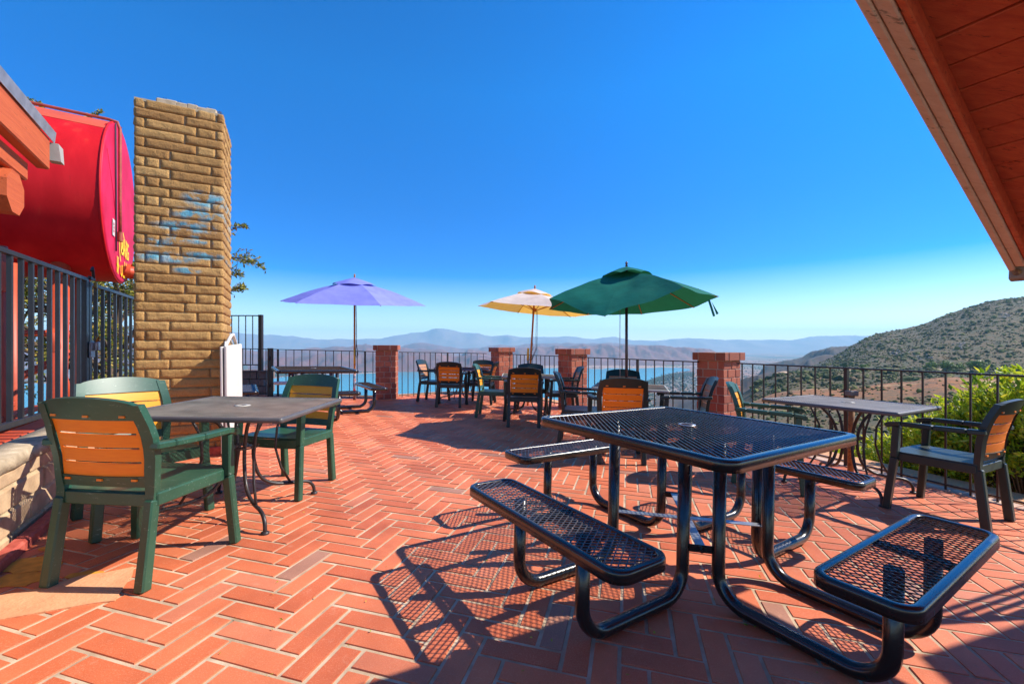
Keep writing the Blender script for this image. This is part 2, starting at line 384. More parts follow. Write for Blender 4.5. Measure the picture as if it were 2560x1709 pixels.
# ================================================================== THE FAR COUNTRY
def sm(t): t = max(0., min(1., t)); return t * t * (3 - 2 * t)
def fbm(x, y, z=0.0, o=5):
    s = 0; a = .5; f = 1.
    for _ in range(o): s += a * noise.noise(Vector((x * f, y * f, z + f))); a *= .5; f *= 2.03
    return s
def ridged(x, y, z=0.0, o=5):
    s = 0; a = .5; f = 1.
    for _ in range(o): s += a * (1 - abs(noise.noise(Vector((x * f, y * f, z + f * 3)))) * 2); a *= .5; f *= 2.03
    return s
def grid_obj(name, rows, cols, fn, material):
    vs = [fn(i, j) for i in range(rows) for j in range(cols)]
    fs = [(i * cols + j, i * cols + j + 1, (i + 1) * cols + j + 1, (i + 1) * cols + j) for i in range(rows - 1) for j in range(cols - 1)]
    me = bpy.data.meshes.new(name); me.from_pydata(vs, [], fs); me.materials.append(material)
    me.polygons.foreach_set('use_smooth', [True] * len(fs)); me.update()
    o = bpy.data.objects.new(name, me); COL.objects.link(o); return o
ZV = -440.0
# valley floor: fields, bare ground and settlements
m, n, b = mat('valley_ground'); v = coords(n, (1, 1, 1))
c = ramp(n, nz(n, coords(n, (.00035, .0002, 0)), 1.0, 6, .6), [(.34, (.20, .105, .075)), (.45, (.30, .17, .11)), (.53, (.11, .115, .07)), (.60, (.05, .075, .05)), (.72, (.22, .14, .09))])
fine = ramp(n, nz(n, coords(n, (.004, .002, 0)), 1.0, 5, .7), [(.35, (.62, .62, .6)), (.62, (1.25, 1.2, 1.15))])
c = mix(n, 1.0, c, fine, 'MULTIPLY')
vo = N(n, 'ShaderNodeTexVoronoi'); vo.inputs['Scale'].default_value = 1.0; n.links.new(coords(n, (.022, .012, 0)), vo.inputs['Vector'])
dots = ramp(n, vo.outputs['Distance'], [(.16, (1, 1, 1)), (.24, (0, 0, 0))])
town = ramp(n, nz(n, coords(n, (.0006, .00035, 0)), 1.0, 4, .6), [(.48, (0, 0, 0)), (.56, (1, 1, 1))])
c = mix(n, math_(n, 'MULTIPLY', dots, math_(n, 'MULTIPLY', town, .7)), c, (.62, .54, .48))
n.links.new(c, b.inputs['Base Color']); b.inputs['Roughness'].default_value = 1.0; M['valley'] = m
ds = [900 * (90000 / 900) ** (i / 70) for i in range(71)]
us = [-2.4 + 4.8 * j / 120 for j in range(121)]
def vfn(i, j):
    D, u = ds[i], us[j]; return (u * D, D, ZV + (fbm(u * 5, math.log(D) * 3) * 25 if D > 11000 else 0))
tag(grid_obj('valley_ground', 71, 121, vfn, M['valley']), kind='structure')
# lake
def far(px, py, z=ZV): D = (H - z) * F / (py - HY); return ((px - CX) / F * D, D)
shore = [(-500, 962), (300, 958), (654, 951), (700, 944), (737, 938), (800, 936), (883, 934.7), (930, 933), (989, 930.6), (1043, 926.6), (1100, 924), (1160, 922.5), (1283, 921), (1388, 920), (1464, 919.6), (1478, 922), (1505, 922.6), (1520, 920), (1608, 921), (1652, 918.0), (1700, 919.5), (1722, 922), (1728, 926),
         (1700, 929), (1678, 933), (1646, 941), (1620, 951), (1560, 966), (1500, 985), (1400, 1005), (1280, 1035), (1100, 1060), (800, 1080), (300, 1090), (-500, 1090)]
pl = []
for (a, b_) in zip(shore, shore[1:] + shore[:1]):
    for k in range(6):
        t = k / 6; px = a[0] + (b_[0] - a[0]) * t; py = a[1] + (b_[1] - a[1]) * t + .8 * noise.noise(Vector((px * .03, a[1] * .1, 0)))
        x, y = far(px, py); pl.append((x, y))
m, n, b = mat('lake_water'); b.inputs['Base Color'].default_value = (.03, .28, .31, 1); b.inputs['Roughness'].default_value = .22
b.inputs['Specular IOR Level'].default_value = .6
bump(n, b, nz(n, coords(n, (.02, .005, 1)), 1.0, 3), .15, 1.0); M['lake'] = m
bmx = bmesh.new(); vv = [bmx.verts.new((x, y, ZV + 3)) for x, y in pl]; bmx.faces.new(vv); bmesh.ops.triangulate(bmx, faces=bmx.faces[:])
me = bpy.data.meshes.new('lake'); bmx.to_mesh(me); me.materials.append(M['lake']); o = bpy.data.objects.new('lake', me); COL.objects.link(o); tag(o, kind='structure')
if me.polygons[0].normal.z < 0: me.flip_normals()
# sandy rim of the lake
rim = MB(); nn = len(pl)
for i in range(nn):
    x0, y0 = pl[i]; x1, y1 = pl[(i + 1) % nn]
    w0 = 1 + .012; rim.add([(x0, y0, ZV + 1.5), (x1, y1, ZV + 1.5), (x1 * 1.0 + (x1 - 0) * .004, y1 * 1.016, ZV + 1.5), (x0 + x0 * .004, y0 * 1.016, ZV + 1.5)], [(0, 1, 2, 3)])
tag(rim.build('lake_shore', simple('shore_sand', (.52, .33, .22), .9, var=.2, scale=.002, bmp=0)), kind='structure')

def field(name, pts, c1, c2, dz):
    mb = MB(); vs = [(*far(px, py), ZV + dz) for px, py in pts]; mb.add(vs, [tuple(range(len(vs)))]); o_ = mb.build(name, simple(name + '_ground', c1, 1.0, var=.1, scale=.004, bmp=0, c2=c2))
    if o_.data.polygons[0].normal.z < 0: o_.data.flip_normals()
    tag(o_, kind='structure')
field('field', [(1290, 919), (1300, 905), (1380, 897), (1480, 893), (1600, 892), (1720, 896), (1760, 904), (1745, 914), (1700, 918), (1600, 919.5), (1500, 919), (1400, 918.5)], (.34, .19, .12), (.48, .29, .19), .8)
field('field', [(1440, 909), (1500, 904), (1580, 903), (1620, 907), (1570, 911), (1490, 912)], (.14, .17, .07), (.22, .24, .11), 1.2)
field('field', [(1640, 911), (1690, 906), (1735, 908), (1725, 914), (1670, 916)], (.12, .17, .07), (.20, .24, .10), 1.2)
field('field', [(1300, 908), (1380, 902), (1430, 904), (1390, 909), (1330, 912)], (.14, .15, .08), (.24, .22, .11), 1.2)
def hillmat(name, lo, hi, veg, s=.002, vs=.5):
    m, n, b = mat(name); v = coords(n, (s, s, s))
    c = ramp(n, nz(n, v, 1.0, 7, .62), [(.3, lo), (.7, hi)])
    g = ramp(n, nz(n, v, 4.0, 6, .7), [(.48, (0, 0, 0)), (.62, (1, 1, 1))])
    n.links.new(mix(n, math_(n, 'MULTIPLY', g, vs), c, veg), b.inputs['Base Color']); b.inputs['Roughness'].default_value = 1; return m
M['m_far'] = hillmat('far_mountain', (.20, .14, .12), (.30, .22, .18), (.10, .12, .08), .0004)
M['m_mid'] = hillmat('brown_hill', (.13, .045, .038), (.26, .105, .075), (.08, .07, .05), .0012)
M['m_near'] = hillmat('shaded_ridge', (.050, .038, .032), (.12, .075, .055), (.03, .045, .035), .004, .8)  # shade of the backlit slopes is put into this base colour
def ridge(name, pts, D, wf, wb, zb, rough, mt, nu=220, nd=36, seed=0.0, spur=0.3, jit=1.0):
    """a range of hills whose crest runs through pts at distance D; wf / wb = how far its foot lies before / behind the crest"""
    xs = [p[0] for p in pts]; ys = [p[1] for p in pts]
    def fn(i, j):
        t = i / (nd - 1) * 2 - 1                    # -1 foot towards us, 0 crest, 1 foot behind
        px = xs[0] + (xs[-1] - xs[0]) * j / (nu - 1)
        dd = D + (wf * t if t < 0 else wb * t)
        u = (px - CX) / F
        zc = H - (np.interp(px, xs, ys) + jit * (1.6 * noise.noise(Vector((px * .035, seed, 0))) + 1.0 * noise.noise(Vector((px * .11, seed, 5))) + .5 * noise.noise(Vector((px * .3, seed, 9)))) - HY) * D / F
        x = u * dd; k = 1 - abs(t)
        L = rough
        prof = k ** 1.25
        e_ = min(1, (px - xs[0]) / 60, (xs[-1] - px) / 60); zc = zb + (zc - zb) * sm(e_)
        nse = ridged(x / L, dd / L, seed) - .5
        sp = (ridged(x / (L * 1.3), dd / (L * 4), seed + 9) - .5)
        z = zb + (zc - zb) * prof * (1 + (1.7 * spur * sp + .55 * nse) * 4 * k * (1 - k)) + (zc - zb) * .05 * nse * k
        if k == 0: z = zb - 30
        return (x, dd, z)
    o = grid_obj(name, nd, nu, fn, mt); tag(o, kind='structure'); return o
far_pts = [(-500, 815), (-200, 822), (200, 826), (400, 822), (560, 824), (579, 829), (649, 837), (673, 836), (737, 838), (760, 842), (791, 846), (818, 848), (845, 846), (952, 846), (992, 837), (1021, 831), (1064, 829), (1086, 821), (1118, 821.6), (1134, 823.5), (1166, 831.5), (1193, 829.6), (1228, 837.6), (1289, 837.6), (1321, 842), (1375, 842), (1426, 838), (1455, 842.7), (1488, 846), (1535, 840), (1573, 848), (1637, 850), (1711, 845), (1769, 845), (1813, 847.6), (1850, 847), (1970, 849), (2040, 840), (2100, 838), (2185, 836), (2400, 830), (2900, 826)]
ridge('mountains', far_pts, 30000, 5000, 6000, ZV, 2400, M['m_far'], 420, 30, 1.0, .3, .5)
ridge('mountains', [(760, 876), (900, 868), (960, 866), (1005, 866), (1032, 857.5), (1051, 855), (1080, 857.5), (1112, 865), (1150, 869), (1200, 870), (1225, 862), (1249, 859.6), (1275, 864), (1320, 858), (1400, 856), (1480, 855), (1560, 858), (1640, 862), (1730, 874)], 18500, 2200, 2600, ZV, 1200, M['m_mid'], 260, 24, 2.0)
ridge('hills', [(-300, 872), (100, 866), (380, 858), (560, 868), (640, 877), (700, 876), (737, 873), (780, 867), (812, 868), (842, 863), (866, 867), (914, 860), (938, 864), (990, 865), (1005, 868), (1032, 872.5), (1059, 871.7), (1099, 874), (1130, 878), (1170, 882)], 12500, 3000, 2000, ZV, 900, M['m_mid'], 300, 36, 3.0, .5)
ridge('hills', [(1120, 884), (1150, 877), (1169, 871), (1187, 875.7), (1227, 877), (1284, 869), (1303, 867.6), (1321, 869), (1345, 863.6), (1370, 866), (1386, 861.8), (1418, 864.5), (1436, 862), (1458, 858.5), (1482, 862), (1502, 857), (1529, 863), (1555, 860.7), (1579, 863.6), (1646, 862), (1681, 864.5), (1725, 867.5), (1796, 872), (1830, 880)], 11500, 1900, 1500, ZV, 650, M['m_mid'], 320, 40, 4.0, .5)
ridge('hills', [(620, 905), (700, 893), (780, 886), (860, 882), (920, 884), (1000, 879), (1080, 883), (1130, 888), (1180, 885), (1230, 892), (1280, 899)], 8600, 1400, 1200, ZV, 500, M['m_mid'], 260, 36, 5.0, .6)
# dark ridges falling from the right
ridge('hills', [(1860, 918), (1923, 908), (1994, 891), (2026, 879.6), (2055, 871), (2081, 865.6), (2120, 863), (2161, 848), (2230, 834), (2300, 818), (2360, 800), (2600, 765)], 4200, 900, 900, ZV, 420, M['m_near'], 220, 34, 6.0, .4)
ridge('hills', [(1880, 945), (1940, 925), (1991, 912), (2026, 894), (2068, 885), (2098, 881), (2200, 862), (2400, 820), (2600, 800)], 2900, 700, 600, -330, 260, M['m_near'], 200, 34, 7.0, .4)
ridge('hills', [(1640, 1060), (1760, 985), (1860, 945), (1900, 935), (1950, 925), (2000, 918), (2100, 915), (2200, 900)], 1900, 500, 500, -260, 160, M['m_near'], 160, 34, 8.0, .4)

# the near hillside: one sheet of ground from under the terrace to the top of the hill
colpx = [-900, 600, 1300, 1700, 1820, 1900, 1936, 1975, 2039, 2091, 2127, 2162, 2201, 2246, 2285, 2318, 2350, 2382, 2415, 2447, 2479, 2512, 2560, 2700, 2900, 3600]
crest = [1400, 1300, 1250, 1120, 1010, 965, 945, 928, 912, 888, 865, 847, 832, 824.5, 816.5, 807, 792, 781, 769.5, 760, 752, 747, 742, 728, 715, 690]
mead = [1600, 1500, 1400, 1150, 1030, 998, 985, 976, 972.5, 971.5, 970, 965.5, 959.5, 956, 955, 947, 944, 943.5, 944.5, 946, 948, 950, 952, 958, 962, 965]
midr = [1600, 1480, 1350, 1130, 1010, 955, 941, 933, 930, 929, 928, 927, 926, 925, 924, 924, 926, 928, 930, 930, 930, 930, 930, 932, 935, 940]
Dk = [5.5, 14, 60, 150, 290, 330, 380, 480, 600, 660, 780, 1350, 1500, 1700, 2300, 3200]
def ctrl(px):
    cr = np.interp(px, colpx, crest); me_ = np.interp(px, colpx, mead); mr = np.interp(px, colpx, midr)
    y = {5.5: None, 14: None, 60: 1235, 150: 1095, 290: me_, 330: me_ + 1.5, 380: me_ + 14, 480: max(mr + 25, me_ + 8), 600: mr, 660: mr + 2, 780: mr + 7, 1350: cr + 12, 1500: cr, 1700: cr + 8, 2300: 0, 3200: 0}
    out = []
    for D in Dk:
        if y[D] is None: out.append(-0.9 if D < 10 else -4.5)
        elif D >= 2300: out.append(-400 if D < 3000 else -475)
        elif D <= 150: out.append(H - (max(y[D], me_ + (60 if D < 100 else 25)) - HY) * D / F)
        else: out.append(max(-440, H - (y[D] - HY) * D / F))
    return out
lnDk = [math.log(d) for d in Dk]
gd = [5.5 * (3200 / 5.5) ** (i / 210) for i in range(211)]
gpx = [-700 + 4200 * j / 280 for j in range(281)]
cc = [ctrl(p) for p in gpx]
def hz(px_j, D):
    t = math.log(D); c_ = cc[px_j] if isinstance(px_j, int) and px_j < 281 else ctrl(px_j)
    i = 0
    while i < len(Dk) - 2 and t > lnDk[i + 1]: i += 1
    k = (t - lnDk[i]) / (lnDk[i + 1] - lnDk[i])
    if i >= 10: k = (D - Dk[i]) / (Dk[i + 1] - Dk[i])
    else: k = k * .4 + .6 * sm(k)
    return c_[i] + (c_[i + 1] - c_[i]) * k
def hnoise(x, D):
    a = min(1, D / 60) ; z = 0
    z += (ridged(x / 90, D / 140, 3) - .5) * 9 * min(1, max(0, (D - 400) / 500)) * (1 if D < 1380 else max(0, 1 - (D - 1380) / 110))
    z += fbm(x / 14, D / 14, 5) * 1.6 * min(1, D / 200)
    return z + fbm(x / 3, D / 3, 8, 3) * .25 * a
def hfn(i, j):
    D = gd[i]; x = (gpx[j] - CX) / F * D
    return (x, D, hz(j, D) + hnoise(x, D))
m, n, b = mat('hillside_ground'); 
c = ramp(n, nz(n, coords(n, (.02, .02, .02)), 1.0, 7, .65), [(.3, (.070, .055, .024)), (.5, (.115, .080, .034)), (.72, (.19, .115, .050))])
g = ramp(n, nz(n, coords(n, (.06, .06, .06)), 1.0, 6, .7), [(.46, (0, 0, 0)), (.58, (1, 1, 1))])
c = mix(n, math_(n, 'MULTIPLY', g, .8), c, (.065, .075, .035))
st = ramp(n, nz(n, coords(n, (.012, .03, .03)), 1.0, 5, .6), [(.54, (0, 0, 0)), (.62, (1, 1, 1))])
tc = N(n, 'ShaderNodeTexCoord'); sx = N(n, 'ShaderNodeSeparateXYZ'); n.links.new(tc.outputs['Object'], sx.inputs[0])
mr_ = N(n, 'ShaderNodeMapRange'); n.links.new(sx.outputs[1], mr_.inputs[0]); mr_.inputs[1].default_value = 340; mr_.inputs[2].default_value = 430; mr_.inputs[3].default_value = 1; mr_.inputs[4].default_value = 0
c2 = mix(n, st, (.40, .15, .035), (.66, .43, .18))
c2 = mix(n, ramp(n, nz(n, coords(n, (.5, .5, .5)), 1.0, 5, .7), [(.44, (0, 0, 0)), (.58, (1, 1, 1))]), c2, (.19, .075, .035))
c2 = mix(n, ramp(n, nz(n, coords(n, (.09, .16, .1)), 1.0, 6, .75), [(.50, (0, 0, 0)), (.62, (1, 1, 1))]), c2, (.13, .085, .035))
mr2 = N(n, 'ShaderNodeMapRange'); n.links.new(sx.outputs[1], mr2.inputs[0]); mr2.inputs[1].default_value = 190; mr2.inputs[2].default_value = 250
c = mix(n, math_(n, 'MULTIPLY', mr_.outputs[0], math_(n, 'MULTIPLY', mr2.outputs[0], .92)), c, c2)
n.links.new(c, b.inputs['Base Color']); b.inputs['Roughness'].default_value = 1; bump(n, b, nz(n, coords(n, (1, 1, 1)), 1.2, 5, .7), .8, .3); M['hill'] = m
tag(grid_obj('hillside', 211, 281, hfn, M['hill']), kind='structure')
# dirt road cut along the foot of the hill
rd = MB(); prev = None
for k in range(60):
    px = 1945 + k * 8.5; D = 690 + 25 * math.sin(k * .21); x = (px - CX) / F * D
    z = hz(px, D) + hnoise(x, D) + .5
    cur = [(x, D, z), (x, D + 16, z + 3.2)]
    if prev: rd.add([prev[0], cur[0], cur[1], prev[1]], [(0, 1, 2, 3)])
    prev = cur
tag(rd.build('road', simple('dirt_road', (.50, .33, .20), .9, var=.2, scale=.05, bmp=0)), kind='structure')

# chaparral
def blob(mb, x, y, z, r, sq=.75):
    t = (1 + 5 ** .5) / 2
    base = [(-1, t, 0), (1, t, 0), (-1, -t, 0), (1, -t, 0), (0, -1, t), (0, 1, t), (0, -1, -t), (0, 1, -t), (t, 0, -1), (t, 0, 1), (-t, 0, -1), (-t, 0, 1)]
    fs = [(0, 11, 5), (0, 5, 1), (0, 1, 7), (0, 7, 10), (0, 10, 11), (1, 5, 9), (5, 11, 4), (11, 10, 2), (10, 7, 6), (7, 1, 8), (3, 9, 4), (3, 4, 2), (3, 2, 6), (3, 6, 8), (3, 8, 9), (4, 9, 5), (2, 4, 11), (6, 2, 10), (8, 6, 7), (9, 8, 1)]
    a = random.random() * 6.3; ca, sa = math.cos(a), math.sin(a)
    vs = []
    for (p, q, s_) in base:
        k = r * .53 * random.uniform(.65, 1.3); p, q = p * ca - q * sa, p * sa + q * ca
        vs.append((x + p * k, y + q * k, z + s_ * k * sq))
    mb.add(vs, fs)
sh = MB()
cnt = 0
while cnt < 31000:
    px = random.uniform(1880, 3000); D = random.uniform(500, 1520) if random.random() < .66 else random.uniform(30, 420)
    x = (px - CX) / F * D
    dens = fbm(x / 70, D / 110, 2) + .7 * fbm(x / 18, D / 24, 4) + .3 * fbm(x / 5, D / 7, 6)
    if 225 < D < 400 and dens < .22 and random.random() < .90: continue
    if random.random() > sm((dens + .75) / .50): continue
    if 660 < D < 730 and random.random() < .9: continue
    r = .55 * random.random() ** -.42
    r = min(r, 3.2) * (1.75 if D > 480 else .32 * (1 + D / 180)) * (1 + .5 * max(0, dens))
    if D < 420: r = min(r, 1.6)
    blob(sh, x, D, hz(px, D) + hnoise(x, D) + r * .2, r, random.uniform(.55, .9)); cnt += 1
tag(sh.build('shrubland', M['shrub']), 'dark green and brown chaparral covering the slopes across the canyon', 'shrubs', kind='stuff')
# pale boulders on the hill
rk = MB()
for k in range(90):
    cpx, cD = random.choice(((2260, 1000), (2235, 1010), (2400, 980), (2320, 900), (2512, 1200))); px = random.gauss(cpx, 12); D = random.gauss(cD, 18)
    x = (px - CX) / F * D; blob(rk, x, D, hz(px, D) + hnoise(x, D) + .8, random.uniform(.8, 3.2), .6)
tag(rk.build('hillside_rocks', simple('pale_rock', (.34, .28, .26), .9, var=.3, scale=.3, bmp=0)), 'pale granite outcrops among the hillside shrubs', 'rocks', kind='stuff')
# houses and trees of the lakeside town: far too many and too small to tell apart
tw = MB(); tt = MB()
def inlake(x, y):
    c_ = False; j = nn - 1
    for i in range(nn):
        if (pl[i][1] > y) != (pl[j][1] > y) and x < (pl[j][0] - pl[i][0]) * (y - pl[i][1]) / (pl[j][1] - pl[i][1]) + pl[i][0]: c_ = not c_
        j = i
    return c_
k = 0
while k < 5200:
    px = random.uniform(560, 1960); py = 884 + 76 * random.random() ** 1.1
    if random.random() < .25: px = random.uniform(1560, 1780); py = random.uniform(930, 1040)
    x, y = far(px, py)
    if inlake(x, y) or inlake(x, y * .97) or fbm(x / 900, y / 900, 1) < -.10 and px < 1560: k += .3; continue
    s_ = random.uniform(7, 13) * (1 if y > 4000 else .8); h_ = random.uniform(4, 7)
    Mx = Matrix.Translation((x, y, ZV)) @ Matrix.Rotation(random.choice((0.2, 1.77)) + random.gauss(0, .1), 4, 'Z')
    if random.random() < .55: tw.box(-s_, s_, -s_ * .7, s_ * .7, 0, h_, Mx)
    if random.random() < .9: blob(tt, x + random.uniform(-40, 40), y + random.uniform(-40, 40), ZV + 4, random.uniform(6, 16), .6)
    k += 1
# the wooded point on the near shore
for q in range(900):
    px = random.uniform(1600, 1735); py = np.interp(px, [1600, 1620, 1646, 1678, 1728], [962, 952, 942, 934, 929]) + abs(random.gauss(0, 7)) + 1
    x, y = far(px, py); blob(tt, x, y, ZV + 5, random.uniform(7, 16), .8)
for q in range(1500):
    px = random.uniform(655, 1190); py = np.interp(px, [655, 737, 883, 930, 1043, 1190], [949, 936, 933, 931.5, 925, 921]) - abs(random.gauss(0, 4)) - 1
    x, y = far(px, py); blob(tt, x, y, ZV + 5, random.uniform(8, 18), .7)
m, n, b = mat('town_houses'); n.links.new(ramp(n, rnd(n), [(0, (.30, .24, .20)), (.5, (.52, .44, .38)), (1, (.74, .68, .62))]), b.inputs['Base Color']); b.inputs['Roughness'].default_value = .8
tag(tw.build('lakeside_town', m), 'scattered pale houses of the town around the lake', 'houses', kind='stuff')
m, n, b = mat('valley_trees'); n.links.new(ramp(n, rnd(n), [(0, (.02, .045, .03)), (1, (.07, .10, .05))]), b.inputs['Base Color']); b.inputs['Roughness'].default_value = 1
tag(tt.build('valley_woods', m), 'dark tree cover between the houses and along the lake shore', 'trees', kind='stuff')

# trees one can tell apart at the foot of the hill
M['leaf_far'] = leafy('bright_hill_leaves', [(0, (.07, .13, .02)), (1, (.24, .32, .05))])
def hilltree(px, D, r, label):
    x = (px - CX) / F * D; z = hz(px, D) + hnoise(x, D)
    t = empty('tree', (x, D, z)); tag(t, label, 'tree', 'trees at the foot of the hill')
    tk = MB(); tk.tube([(0, 0, -.5), (.1, 0, r * .5), (0, .1, r * 1.0)], r * .09, 7, r2=r * .04)
    for a in range(4): tk.tube([(0, 0, r * .5), (math.cos(a * 1.6) * r * .4, math.sin(a * 1.6) * r * .4, r * .95)], r * .05, 5, r2=r * .02)
    tk.build('trunk', M['bark'], t)
    cr = MB()
    for k in range(900):
        d = Vector((random.gauss(0, 1), random.gauss(0, 1), random.gauss(0, 1))).normalized()
        bump_ = .75 + .45 * noise.noise(d * 1.8 + Vector((px, 0, 0)))
        p = Vector((d.x * r, d.y * r, r * 1.1 + d.z * r * .72)) ; q = Vector((0, 0, r * 1.1)); p = q + (p - q) * bump_ * random.uniform(.6, 1)
        a = Vector((random.gauss(0, 1), random.gauss(0, 1), random.gauss(0, 1))).normalized(); b_ = a.cross(d).normalized() if abs(a.dot(d)) < .99 else Vector((1, 0, 0)); s_ = r * .11
        cr.add([p - a * s_, p - b_ * s_ * .6, p + a * s_, p + b_ * s_ * .6], [(0, 1, 2, 3)])
    cr.build('crown', M['leaf_far'], t)
hilltree(2442, 760, 15, 'broad bright green tree at the hill foot, largest of its row')
hilltree(2368, 770, 12, 'round green tree left of the row at the hill foot')
hilltree(2398, 765, 10, 'smaller yellow-green tree in the middle of the hill foot row')
hilltree(2330, 780, 12, 'low dark green tree at the left end of the hill foot row')
hilltree(2160, 640, 7, 'lone green tree on the ridge beyond the brown meadow')

# ================================================================== THE TERRACE
outline = [(-3.2, -6), (-2.45, 1.85), (-2.66, 2.25), (-3.12, 3.0), (-3.75, 4.1), (-3.3, 5.3), (-5.3, 7.6), (-7.6, 9.9), (-5.3, 9.9), (-3.0, 10.0), (-2.65, 10.45), (-1.95, 11.15), (-1.2, 11.6), (-.45, 11.4), (.15, 10.9), (1.45, 8.8), (3.05, 6.35), (3.2, 6.05), (4.05, 3.7), (4.45, 2.6), (5.2, .6), (5.2, -6)]
def inside(x, y, poly):
    c_ = False; j = len(poly) - 1
    for i in range(len(poly)):
        if (poly[i][1] > y) != (poly[j][1] > y) and x < (poly[j][0] - poly[i][0]) * (y - poly[i][1]) / (poly[j][1] - poly[i][1]) + poly[i][0]: c_ = not c_
        j = i
    return c_
def sheet(name, poly, dz, thick, material, kind='structure'):
    mb = MB(); nn_ = len(poly)
    vs = [Vector((x, y, fl(x, y) + dz)) for x, y in poly] + [Vector((x, y, fl(x, y) + dz - thick)) for x, y in poly]
    mb.add(vs, [tuple(range(nn_))] + [(i, nn_ + i, nn_ + (i + 1) % nn_, (i + 1) % nn_) for i in range(nn_)])
    o = mb.build(name, material); me = o.data
    bmx = bmesh.new(); bmx.from_mesh(me); bmesh.ops.recalc_face_normals(bmx, faces=bmx.faces[:])
    top = [f for f in bmx.faces if len(f.verts) > 4]
    if top and top[0].normal.z < 0: bmesh.ops.reverse_faces(bmx, faces=bmx.faces[:])
    bmesh.ops.triangulate(bmx, faces=top); bmx.to_mesh(me); bmx.free()
    return tag(o, kind=kind)
sheet('terrace_mortar', outline, -.004, .9, M['mortar'])
# herringbone paving: 3 to 1 bricks, each a little apart from its neighbours
UA = az(105.2); VA = az(15.2); O0 = Vector((-1.195, 1.716, 0)); U = .1045; g = .0066
pv_ = MB()
patch = [G(*p) for p in [(-60, 1500), (90, 1473), (130, 1462), (200, 1440), (262, 1432), (335, 1417), (330, 1438), (312, 1462), (288, 1502), (235, 1508), (110, 1530), (0, 1550), (-80, 1570)]]
for p in range(-75, 76):
    for q in range(-26, 27):
        bu, bv = -p + 3 * q, p + 3 * q
        for typ in (0, 1):
            u0, v0, lu, lv = (bu, bv, 3, 1) if typ == 0 else (bu + 3, bv, 1, 3)
            c = O0 + UA * (u0 + lu / 2) * U + VA * (v0 + lv / 2) * U
            if not (-8 < c.x < 5.3 and -1.0 < c.y < 12) or not inside(c.x, c.y, outline) : continue
            if all(inside(c.x + a_ * lu * U * .45 * UA.x + b__ * lv * U * .45 * VA.x, c.y + a_ * lu * U * .45 * UA.y + b__ * lv * U * .45 * VA.y, patch) for a_ in (-1, 1) for b__ in (-1, 1)): continue
            gj = g * random.uniform(.8, 1.25)
            hu = lu * U / 2 - gj; hv = lv * U / 2 - gj; z = random.uniform(-.0012, .0016)
            rot = random.gauss(0, .004); ua = UA * math.cos(rot) + VA * math.sin(rot); va = VA * math.cos(rot) - UA * math.sin(rot)
            vs = []
            for k, (a, b_, zz) in enumerate(((hu, hv, -.006), (hu - .0025, hv - .0025, 0.0))):
                for s1, s2 in ((-1, -1), (1, -1), (1, 1), (-1, 1)):
                    P_ = c + ua * s1 * a + va * s2 * b_; vs.append((P_.x, P_.y, fl(P_.x, P_.y) + z + zz))
            pv_.add(vs, [(4, 5, 6, 7), (0, 1, 5, 4), (1, 2, 6, 5), (2, 3, 7, 6), (3, 0, 4, 7)])
tag(pv_.build('terrace_paving', M['paver']), kind='structure')
sheet('concrete_patch', patch, .0045, .02, M['patch'])
# spilled yellow paint near the wall
for (cx_, cy_, r_) in ((75, 1412, .13), (40, 1450, .10), (210, 1440, .07), (130, 1370, .05)):
    x, y = G(cx_, cy_); po = []
    for k in range(18):
        a = k / 18 * 6.283; rr = r_ * (1 + .5 * noise.noise(Vector((math.cos(a) * 2, math.sin(a) * 2, cx_)))); po.append((x + rr * math.cos(a) * 1.2, y + rr * math.sin(a) * .7))
    sheet('paint_stain', po, .0035, .002, M['yellow_paint'])
# ledge outside the right-hand railing, and the pale edging course beneath it
RL = [Vector((3.1, 5.95)), Vector((3.94, 3.62)), Vector((4.32, 2.56)), Vector((4.95, .8))]
def off(v, d): 
    n_ = Vector((.94, .35)); return (v.x + n_.x * d, v.y + n_.y * d)
sheet('ledge', [off(v, .12) for v in RL] + [off(v, .50) for v in RL[::-1]], .012, .8, M['ledge'])
ed = MB()
for a, b_ in zip(RL, RL[1:]):
    L = (b_ - a).length; k = 0.0
    d2 = (b_ - a) / L
    while k < L - .1:
        p = a + d2 * (k + .005); q = a + d2 * min(L, k + .20); k += .205
        pts = [off(p, -.06), off(q, -.06), off(q, .115), off(p, .115)]
        ed.add([(x, y, fl(x, y) + .006) for x, y in pts] + [(x, y, fl(x, y) - .02) for x, y in pts], [(0, 1, 2, 3), (0, 4, 5, 1), (1, 5, 6, 2), (2, 6, 7, 3), (3, 7, 4, 0)])
o = ed.build('edging_course', M['edge_brick']); tag(o, kind='structure')
# the same stucco rim seen beyond the far rails
RF_ = [(-5.3, 9.75), (-3.0, 9.85), (-2.6, 10.3), (-1.9, 11.0), (-1.15, 11.45), (-.45, 11.25), (.2, 10.75), (1.5, 8.7), (2.95, 6.35)]
RO = [(-5.3, 10.1), (-3.1, 10.2), (-2.8, 10.6), (-2.05, 11.35), (-1.15, 11.85), (-.3, 11.65), (.5, 11.0), (1.8, 8.95), (3.25, 6.55)]
sheet('ledge', RF_ + RO[::-1], .006, .8, M['ledge'])

